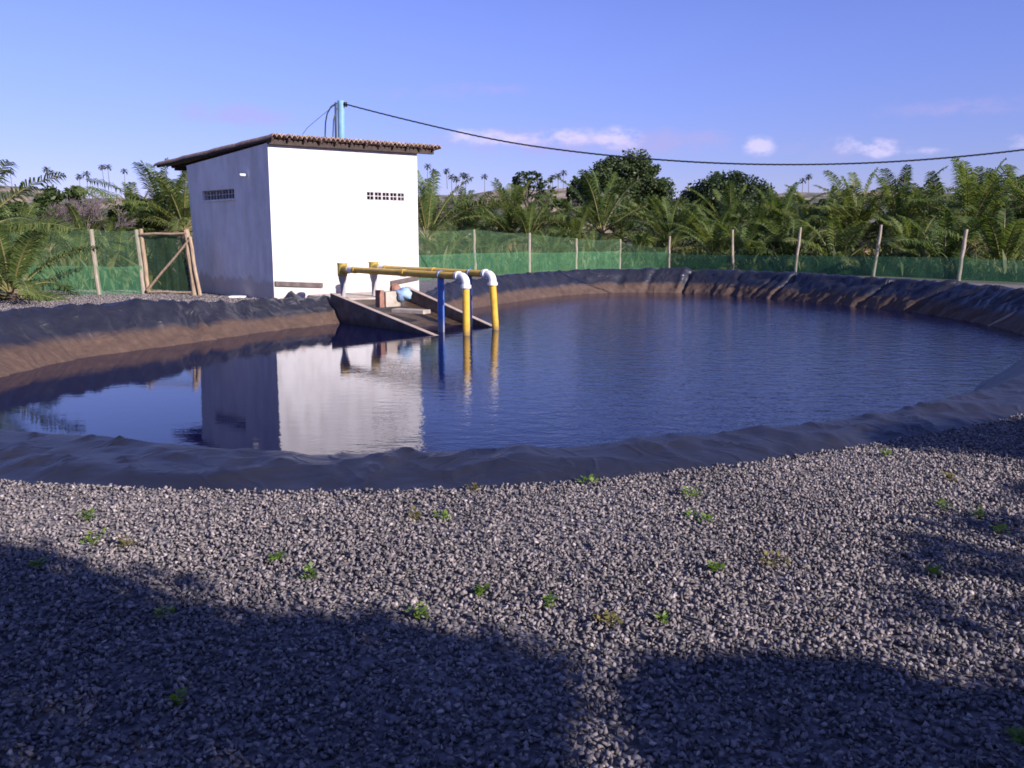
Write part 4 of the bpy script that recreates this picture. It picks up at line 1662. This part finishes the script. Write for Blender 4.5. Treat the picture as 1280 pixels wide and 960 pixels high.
tree_px(779, 187, 118, 82, 'large dome-crowned dark tree rising over the palms beneath the cable', M['tree_light'], seed=11, nclump=150, per=200, lsize=.28, bottom=.42)
tree_px(905, 213, 132, 88, 'second round dark tree, wider and lower, right of the dome-crowned tree', M['tree'], seed=12, nclump=140, per=190, lsize=.30, bottom=.25)
tree_px(845, 238, 50, 84, 'small dark tree filling the gap between the two large round trees', M['tree'], seed=13, nclump=40, per=100, lsize=.36, bottom=.1, shape='ball')
tree_px(660, 206, 44, 120, 'slender leaning tree with a small dark tuft, left of the dome-crowned tree', M['tree'], seed=14, nclump=90, per=16, lsize=.42, crk=.75, bottom=.72, trunk_r=.26)
tree_px(683, 218, 30, 130, 'sparse forked tree on the sand between slender tree and dome-crowned tree', M['tree_light'], seed=15, nclump=60, per=11, lsize=.45, crk=.75, bottom=.6, trunk_r=.24)
tree_px(722, 217, 36, 118, 'dark small tree touching the left side of the dome-crowned tree', M['tree'], seed=16, nclump=90, per=22, lsize=.42, crk=.75, bottom=.5, trunk_r=.2, shape='ball')
tree_px(708, 240, 40, 100, 'dark low bush at the foot of the dome-crowned tree on its left', M['tree'], seed=17, nclump=24, per=100, lsize=.38, bottom=.1, shape='ball')
tree_px(86, 224, 92, 66, 'rounded green bush tree at the left under the far palms', M['tree_light'], seed=18, nclump=70, per=120, lsize=.34, bottom=.1)
tree_px(22, 246, 80, 60, 'low green bush at the left edge before the sand dune', M['tree_light'], seed=19, nclump=50, per=110, lsize=.34, bottom=.1)
tree_px(168, 246, 70, 62, 'dark green bush behind the gate between bare bush and tall palm', M['tree_light'], seed=20, nclump=45, per=110, lsize=.34, bottom=.1)
tree_px(985, 240, 60, 78, 'dark tree behind the palms right of the second round tree', M['tree'], seed=21, nclump=40, per=110, lsize=.36, bottom=.1)
tree_px(1040, 233, 70, 76, 'dark tree behind the palms near the eighth fence post', M['tree'], seed=22, nclump=46, per=110, lsize=.36, bottom=.1)
tree_px(1150, 222, 84, 74, 'dark tree behind the palms between the eighth and ninth fence posts', M['tree'], seed=23, nclump=52, per=110, lsize=.36, bottom=.1)
tree_px(1250, 226, 84, 70, 'dark tree behind the palms at the right frame edge', M['tree'], seed=24, nclump=52, per=110, lsize=.36, bottom=.1)
tree_px(608, 254, 80, 90, 'dry brownish bush behind the palms nearest the hut', M['tree_light'], seed=25, nclump=40, per=80, lsize=.36, bottom=.1)

# bare purple-grey bush
def bare_bush(base, H, wid, label, seed):
    rng = random.Random(seed)
    root = empty('bare_bush', base, label, 'bush')
    tb = MB()

    def grow(p, d, ln, r, lvl):
        q = p + d * ln
        mid = p.lerp(q, .5) + Vector((rng.uniform(-1, 1), rng.uniform(-1, 1), 0)) * ln * .06
        tb.tube([p, mid, q], [r, r * .8, r * .6], 4 if lvl > 1 else 6, False)
        if lvl >= 6: return
        for _ in range(3 if lvl < 4 else 2 + (rng.random() < .6)):
            nd_ = (d + Vector((rng.gauss(0, .48), rng.gauss(0, .48), rng.gauss(.06, .3)))).normalized()
            grow(q, nd_, ln * rng.uniform(.66, .86), max(.012, r * .62), lvl + 1)

    for k in range(7):
        a = rng.uniform(0, 6.28)
        grow(Vector((math.cos(a), math.sin(a), 0)) * rng.uniform(0, wid * .3), Vector((math.cos(a) * .5, math.sin(a) * .5, 1)).normalized(), H * .26, .09, 1)
    zm = max(v.z for v in tb.v)
    sc = H / zm
    for v in tb.v: v *= sc
    me_ = tb.mesh('branches'); me_.materials.append(M['twig'])
    o = bpy.data.objects.new('branches', me_); COL.objects.link(o); o.parent = root


p = Q(118, 296, 54); p.z = 0
bare_bush(p, z_for(p, 238), 4.0, 'leafless purple grey bush right of the rounded green bush', 5)

# far palms on the dunes
fp = MB()


def far_palm_mesh(seed):
    rng = random.Random(seed)
    V, Fc = [], []
    for i in range(16):
        az_ = i * 2.4
        g = i / 15
        v, f, pts = frond_arrays(rng, (0, 0, 10.0), az_, R(70 - 95 * g), 2.9, R(75), .95, 10, 0.0, .14)
        b0 = len(V)
        # broader leaflets: at this distance only the mass of the frond shows
        V += v; Fc += [tuple(b0 + q for q in t) for t in f]
    V = [Vector(v) for v in V]
    cm = mesh_from(V, Fc, 'crown'); cm.materials.append(M['far_palm'])
    tb = MB(); tb.tube([Vector((.5, 0, -1.5)), Vector((.3, 0, 3)), Vector((0.05, 0, 7)), Vector((0, 0, 10))], [.24, .2, .17, .15], 7)
    tm = tb.mesh('trunk'); tm.materials.append(M['bark'])
    return tm, cm


fpt_ = [far_palm_mesh(s) for s in (1, 2)]
farp = [(12, 216), (20, 214), (65, 212), (71, 216), (105, 221), (114, 218), (134, 209), (141, 209), (161, 214),
        (536, 208), (543, 215), (559, 214), (565, 221), (571, 224), (579, 219), (583, 220), (606, 221), (690, 222), (697, 220), (704, 216), (655, 221), (1000, 226), (1007, 221)]
right_of = [x for x, _ in farp if x > 500 and x < 800]
for i, (px, cy) in enumerate(farp):
    tm, cm = fpt_[i % 2]
    dist = 330 + (i * 37) % 60
    p = Q(px, 296, dist)
    gz = HE + (296 - np.interp(px, [q[0] for q in prof], [q[1] for q in prof])) / F * 400 * smooth(0, .58, (dist - 260) / 240) - 1.5
    ctr = Q(px, cy, dist)
    lst = [x for x, _ in farp if (x < 300) == (px < 300) and (x > 800) == (px > 800)]
    k = sorted(lst).index(px)
    if px < 300: lab = '%s from the left of the far palms on the skyline left of the hut' % ORD[k]
    elif px < 800: lab = '%s from the left of the far palms on the skyline between hut and dome-crowned tree' % (ORD[k] if k < 10 else ('eleventh', 'twelfth')[k - 10])
    else: lab = '%s of two far dry palms on the skyline right of the round trees' % ('left', 'right')[k]
    s = 0.62
    hgt = ctr.z - gz
    root = empty('far_palm', Vector((p.x, p.y, ctr.z - 10 * s)), lab, 'palm tree', 'far palms on the dunes')
    root.scale = (s, s, s)
    root.rotation_euler = (0, 0, i * 1.1)
    for nm, me_ in (('trunk', tm), ('crown', cm)):
        o = bpy.data.objects.new(nm, me_); COL.objects.link(o); o.parent = root

# undergrowth between the palms
rng = random.Random(77)
V, Fc = [], []
for _ in range(15000):
    px = rng.uniform(480, 1400) if rng.random() < .78 else rng.uniform(-150, 260)
    fd = np.interp(px, [p_[0] for p_ in RP], [p_[2] for p_ in RP]) if px > 480 else 25.5
    dist = fd + 1.2 + abs(rng.gauss(0, 11))
    q = Q(px, 296, dist); q.z = 0
    h = rng.uniform(.25, 1.0) * (1 if rng.random() < .8 else 1.6)
    lean = Vector((rng.gauss(0, .3), rng.gauss(0, .3), 1)).normalized()
    w = Vector((rng.gauss(0, 1), rng.gauss(0, 1), 0)).normalized() * rng.uniform(.03, .10)
    n = len(V)
    V += [q - w * .4, q + w * .4, q + lean * h * .6 + w, q + lean * h * .6 - w, q + lean * h + Vector((lean.x, lean.y, -.3)) * h * .4]
    Fc += [(n, n + 1, n + 2, n + 3), (n + 3, n + 2, n + 4)]
o = add('undergrowth', mesh_from(V, Fc, 'undergrowth'), M['under'])
tag(o, 'rough grass and weeds growing between the palms behind the fence', 'undergrowth', kind='stuff')

# ------------------------------------------------------------------ trees behind the camera that throw the foreground shade
def inside(poly, x, y):
    c = False
    for i in range(len(poly)):
        x0, y0 = poly[i]; x1, y1 = poly[i - 1]
        if (y0 > y) != (y1 > y) and x < (x1 - x0) * (y - y0) / (y1 - y0) + x0:
            c = not c
    return c


def shade_tree(label, polys, holes, hmin, hmax, nleaf, lsize, seed, density=1.0):
    """A tree whose crown stands where the sun's rays to its shadow on the gravel pass."""
    rng = random.Random(seed)
    gp = [[(P(x, y).x, P(x, y).y) for x, y in poly] for poly in polys]
    gh = [[(P(x, y).x, P(x, y).y) for x, y in poly] for poly in holes]
    xs = [p_[0] for g in gp for p_ in g]; ys = [p_[1] for g in gp for p_ in g]
    pts = []
    hdir = Vector((SUN.x, SUN.y, 0)) / SUN.z
    while len(pts) < nleaf:
        x, y = rng.uniform(min(xs), max(xs)), rng.uniform(min(ys), max(ys))
        jx, jy = x + rng.gauss(0, .10), y + rng.gauss(0, .10)
        if not any(inside(g, jx, jy) for g in gp): continue
        if any(inside(g, jx, jy) for g in gh) and rng.random() < .70: continue
        if density < 1 and noise.noise(Vector((x * 3.2, y * 3.2, seed))) > density: continue
        h = rng.uniform(hmin, hmax)
        pts.append(Vector((x, y, 0)) + hdir * h + Vector((0, 0, h)))
    c = sum(pts, Vector()) / len(pts)
    root = empty('leafy_tree', Vector((c.x, c.y, 0)), label, 'tree')
    V, Fc = [], []
    for p_ in pts:
        a = Vector((rng.gauss(0, 1), rng.gauss(0, 1), rng.gauss(0, 1))).normalized()
        b = a.cross(Vector((rng.gauss(0, 1), rng.gauss(0, 1), rng.gauss(0, 1)))).normalized()
        s = lsize * rng.uniform(.6, 1.3)
        n = len(V)
        V += [p_ - a * s * .5, p_ + b * s * .3, p_ + a * s * .5, p_ - b * s * .3]
        Fc.append((n, n + 1, n + 2, n + 3))
    tb = MB()
    fork = Vector((c.x, c.y, hmin * .75))
    tb.tube([Vector((c.x, c.y, -.2)), Vector((c.x, c.y, hmin * .4)), fork], [.17, .13, .11], 9)
    for p_ in rng.sample(pts, 18):
        tb.tube([fork, fork.lerp(p_, .5) + Vector((0, 0, .15)), p_], [.05, .03, .01], 6)
    part('trunk', tb.mesh('trunk'), M['bark'], root)
    part('crown', mesh_from(V, Fc, 'crown'), M['tree'], root)


S1 = [(-420, 610), (-120, 668), (0, 690), (60, 702), (130, 728), (200, 748), (270, 770), (340, 778), (400, 778), (455, 778), (520, 800), (580, 800), (640, 812), (690, 838), (715, 860), (700, 885), (665, 905),
      (650, 940), (660, 985), (690, 1060), (760, 1200), (-600, 1200), (-700, 800)]
H1 = [(-80, 905), (0, 893), (50, 876), (110, 878), (190, 893), (250, 903), (330, 930), (380, 965), (330, 1000), (-80, 1010)]
shade_tree('leafy tree behind the viewer that shades the gravel at the left', [S1], [H1], 3.0, 4.6, 13000, .13, 1)
S2 = [(770, 872), (800, 852), (850, 834), (910, 822), (960, 830), (1020, 828), (1080, 850), (1130, 874), (1200, 886), (1300, 880), (1420, 870), (1500, 1100), (830, 1100), (800, 960), (790, 920)]
H2 = [(1120, 925), (1180, 905), (1290, 915), (1300, 990), (1180, 1000)]
shade_tree('leafy tree behind the viewer that shades the gravel at the lower right', [S2], [H2], 3.0, 4.4, 6000, .13, 2)
S3 = [(1075, 549), (1110, 541), (1160, 537), (1220, 532), (1300, 528), (1420, 520), (1500, 560), (1400, 588), (1290, 578), (1220, 566), (1160, 558), (1110, 556)]
shade_tree('leafy tree right of the frame that shades the pond edge at the right', [S3], [], 2.6, 3.6, 4200, .14, 3)
S4 = [(1110, 690), (1200, 640), (1300, 600), (1420, 640), (1420, 860), (1300, 860), (1180, 820), (1090, 770)]
shade_tree('sparse leafy tree right of the frame dappling the gravel at the right', [S4], [], 3.0, 4.4, 620, .13, 4, density=.08)
tip_ = P(1098, 647); hd = Vector((SUN.x, SUN.y, 0)).normalized()
bs = tip_ + hd * 3.3
mb = MB(); mb.tube([Vector((bs.x, bs.y, -.15)), Vector((bs.x + .03, bs.y, .7)), Vector((bs.x, bs.y, 3.3 * math.tan(SUN_EL)))], [.035, .032, .026], 9)
o = add('wooden_stake', mb.mesh('wooden_stake'), M['post'])
tag(o, 'thin wooden stake right of the frame whose shadow crosses the gravel', 'stake')

# ------------------------------------------------------------------ loose gravel on the near ground
rs = np.random.RandomState(3)
protos = []
for k in range(18):
    bm = bmesh.new()
    for _ in range(9):
        d = rs.normal(size=3); d /= np.linalg.norm(d)
        d *= rs.uniform(.75, 1.0)
        bm.verts.new((d[0] * 1.12, d[1] * rs.uniform(.6, 1), d[2] * rs.uniform(.4, .75)))
    res = bmesh.ops.convex_hull(bm, input=bm.verts)
    bmesh.ops.delete(bm, geom=[g for g in res['geom_interior'] if isinstance(g, bmesh.types.BMVert)], context='VERTS')
    bmesh.ops.triangulate(bm, faces=bm.faces)
    bm.verts.ensure_lookup_table(); bm.verts.index_update()
    protos.append((np.array([v.co[:] for v in bm.verts]), np.array([[v.index for v in f.verts] for f in bm.faces])))
    bm.free()
toe = np.array([(loop[i][0] + NRM[i][0] * (loop[i][3] + loop[i][4] - .05), loop[i][1] + NRM[i][1] * (loop[i][3] + loop[i][4] - .05)) for i in range(0, NS, 4)])


def in_loop(X, Y, L):
    c = np.zeros(len(X), bool)
    x0, y0 = L[:, 0], L[:, 1]
    x1, y1 = np.roll(x0, 1), np.roll(y0, 1)
    for a, b, cc, d in zip(x0, y0, x1, y1):
        m_ = ((b > Y) != (d > Y))
        if b != d:
            c ^= m_ & (X < (cc - a) * (Y - b) / (d - b) + a)
    return c


SX, SY, SZ, SS = [], [], [], []
for (y0, y1, dens, s0, s1_) in ((1.7, 4.6, 2700, .0105, .0225), (4.6, 7.5, 2200, .011, .0225), (7.5, 14.5, 1300, .013, .0255)):
    n = int(26 * (y1 - y0) * dens)
    X = rs.uniform(-9, 17, n); Y = rs.uniform(y0, y1, n)
    keep = (np.abs(X - .6) < 0.72 * Y + 2.4)
    X, Y = X[keep], Y[keep]
    out = ~in_loop(X, Y, toe)
    X, Y = X[out], Y[out]
    # the part of the bank behind the pond needs no loose stones
    k2 = ~((Y > 8.5) & (X < 6))
    X, Y = X[k2], Y[k2]
    SX.append(X); SY.append(Y); SS.append(s0 + (s1_ - s0) * rs.beta(1.6, 2.2, len(X)))
# the open gravel between the left bank, the fence and the hut
n = 52000
X, Y = rs.uniform(-17, -4.5, n), rs.uniform(14, 27, n)
out = ~in_loop(X, Y, toe)
X, Y = X[out], Y[out]
SX.append(X); SY.append(Y); SS.append(.018 + .02 * rs.beta(1.6, 2.2, len(X)))
X, Y, S = map(np.concatenate, (SX, SY, SS))
Z = rs.uniform(-.003, .022, len(X)) + .008 * (1 + np.sin(X * 2.1 + np.sin(Y * 1.7)) * np.sin(Y * 2.3)) * rs.uniform(.3, 1, len(X))
kind = rs.randint(0, len(protos), len(X))
Vs, Ts, o_ = [], [], 0
for k, (pv, pf) in enumerate(protos):
    idx = np.where(kind == k)[0]
    n = len(idx)
    if n == 0: continue
    qn = rs.normal(size=(n, 4)); qn[:, 1:3] *= .55
    qn /= np.linalg.norm(qn, axis=1)[:, None]
    w, x, y, z = qn.T
    Rm = np.stack([np.stack([1 - 2 * (y * y + z * z), 2 * (x * y - z * w), 2 * (x * z + y * w)], -1),
                   np.stack([2 * (x * y + z * w), 1 - 2 * (x * x + z * z), 2 * (y * z - x * w)], -1),
                   np.stack([2 * (x * z - y * w), 2 * (y * z + x * w), 1 - 2 * (x * x + y * y)], -1)], 1)
    v = np.einsum('nij,vj->nvi', Rm, pv) * S[idx][:, None, None]
    v += np.stack([X[idx], Y[idx], Z[idx]], -1)[:, None, :]
    Vs.append(v.reshape(-1, 3))
    Ts.append((pf[None] + (np.arange(n) * len(pv))[:, None, None] + o_).reshape(-1, 3))
    o_ += n * len(pv)
me = np_mesh('gravel', np.concatenate(Vs), np.concatenate(Ts))
o = add('gravel', me, M['stone'])
tag(o, 'loose grey crushed gravel covering the near ground', 'gravel', kind='stuff')
print('stones', len(X))

# ------------------------------------------------------------------ weeds in the gravel
def weed(px, py, wpx, label, seed, dry=False):
    rng = random.Random(seed)
    p = P(px, py + 3)
    w = wpx * (p.y / F) * .5
    V, Fc = [], []
    subs = [(rng.uniform(-.6, .6) * w, rng.uniform(-.8, .8) * w) for _ in range(3)]
    for _ in range(int(30 + 14 * rng.random())):
        a = rng.uniform(0, 6.28)
        r = w * rng.random() ** .7 * .62
        ox, oy = subs[rng.randrange(len(subs))]
        c = Vector((ox + math.cos(a) * r, oy + math.sin(a) * r * .8, .015 + rng.random() * .055 * (1 - r / w * .6)))
        d = Vector((math.cos(a + rng.gauss(0, .8)), math.sin(a + rng.gauss(0, .8)), rng.uniform(-.1, .9))).normalized()
        s = rng.uniform(.014, .036)
        b = d.cross(Vector((0, 0, 1))).normalized() * s * .42
        n = len(V)
        V += [c, c + d * s * .5 + b, c + d * s, c + d * s * .5 - b]
        Fc.append((n, n + 1, n + 2, n + 3))
    tb = MB()
    for _ in range(7):
        a = rng.uniform(0, 6.28)
        tb.tube([Vector((0, 0, -.01)), Vector((math.cos(a) * w * .4, math.sin(a) * w * .4, .03)), Vector((math.cos(a) * w * .8, math.sin(a) * w * .8, .04))], .0018, 4, False)
    n = len(V)
    me_ = mesh_from(V + tb.v, Fc + [tuple(n + q for q in f) for f in tb.f], 'weed')
    o = add('weed', me_, M['dry_weed'] if dry else M['weed'])
    o.location = p
    tag(o, label, 'weed', 'weeds growing in the gravel')


WD = [(110, 649, 20, 'bright green weed nearest the liner at the left, above a wider weed', 0), (115, 678, 32, 'wide bright green weed at the left above the shadow edge', 0),
      (158, 684, 24, 'dry yellowish weed just right of the wide weed at the left', 1), (48, 711, 12, 'tiny weed at the shadow edge near the left frame side', 0),
      (343, 703, 18, 'small weed up and left of the upright weed over the shadow', 0), (385, 725, 22, 'bright upright weed in sunlight left of centre, above the shadow', 0),
      (525, 772, 24, 'green weed just above the shadow edge at the centre', 0), (598, 745, 16, 'small green weed in full sun above the centre of the shadow', 0),
      (556, 650, 24, 'green weed below the liner edge at the middle', 0), (518, 648, 22, 'dry weed left of the green weed below the middle liner edge', 1),
      (590, 612, 20, 'faint weed touching the liner edge at the middle', 1), (732, 604, 34, 'green weed close to the liner edge right of the middle', 0),
      (862, 622, 32, 'wide green weed right of centre, upper of a close pair', 0), (878, 650, 36, 'pale green weed right of centre, lower of a close pair', 0),
      (893, 714, 22, 'bright single weed right of centre in open gravel', 0), (964, 706, 36, 'brownish dry weed right of the bright single weed', 1),
      (1179, 635, 24, 'bright green weed at the right, left of a slanting thin shadow', 0), (1221, 645, 18, 'small weed at the right between two brighter weeds', 0),
      (1246, 666, 20, 'bright green weed at the right nearest the frame side', 0), (1162, 719, 20, 'green weed at the right below the thin slanting shadow', 0),
      (826, 780, 14, 'tiny weed above the left end of the right shadow', 0), (762, 781, 34, 'brownish dry weed between the two big shadows', 1),
      (687, 760, 12, 'tiny weed in the lit gravel above the gap of the shadows', 0), (1106, 568, 14, 'tiny weed near the pond edge at the right', 0),
      (1190, 602, 18, 'faint dry weed at the right below the shaded pond edge', 1), (204, 770, 30, 'dark weed inside the left shadow, upper one', 0), (222, 882, 24, 'dark weed inside the left shadow, lower one', 0),
      (1278, 935, 20, 'green weed cut by the lower right frame corner', 0)]
for k, (x, y, w, lab, dry) in enumerate(WD):
    weed(x, y, w, lab, 100 + k, bool(dry))
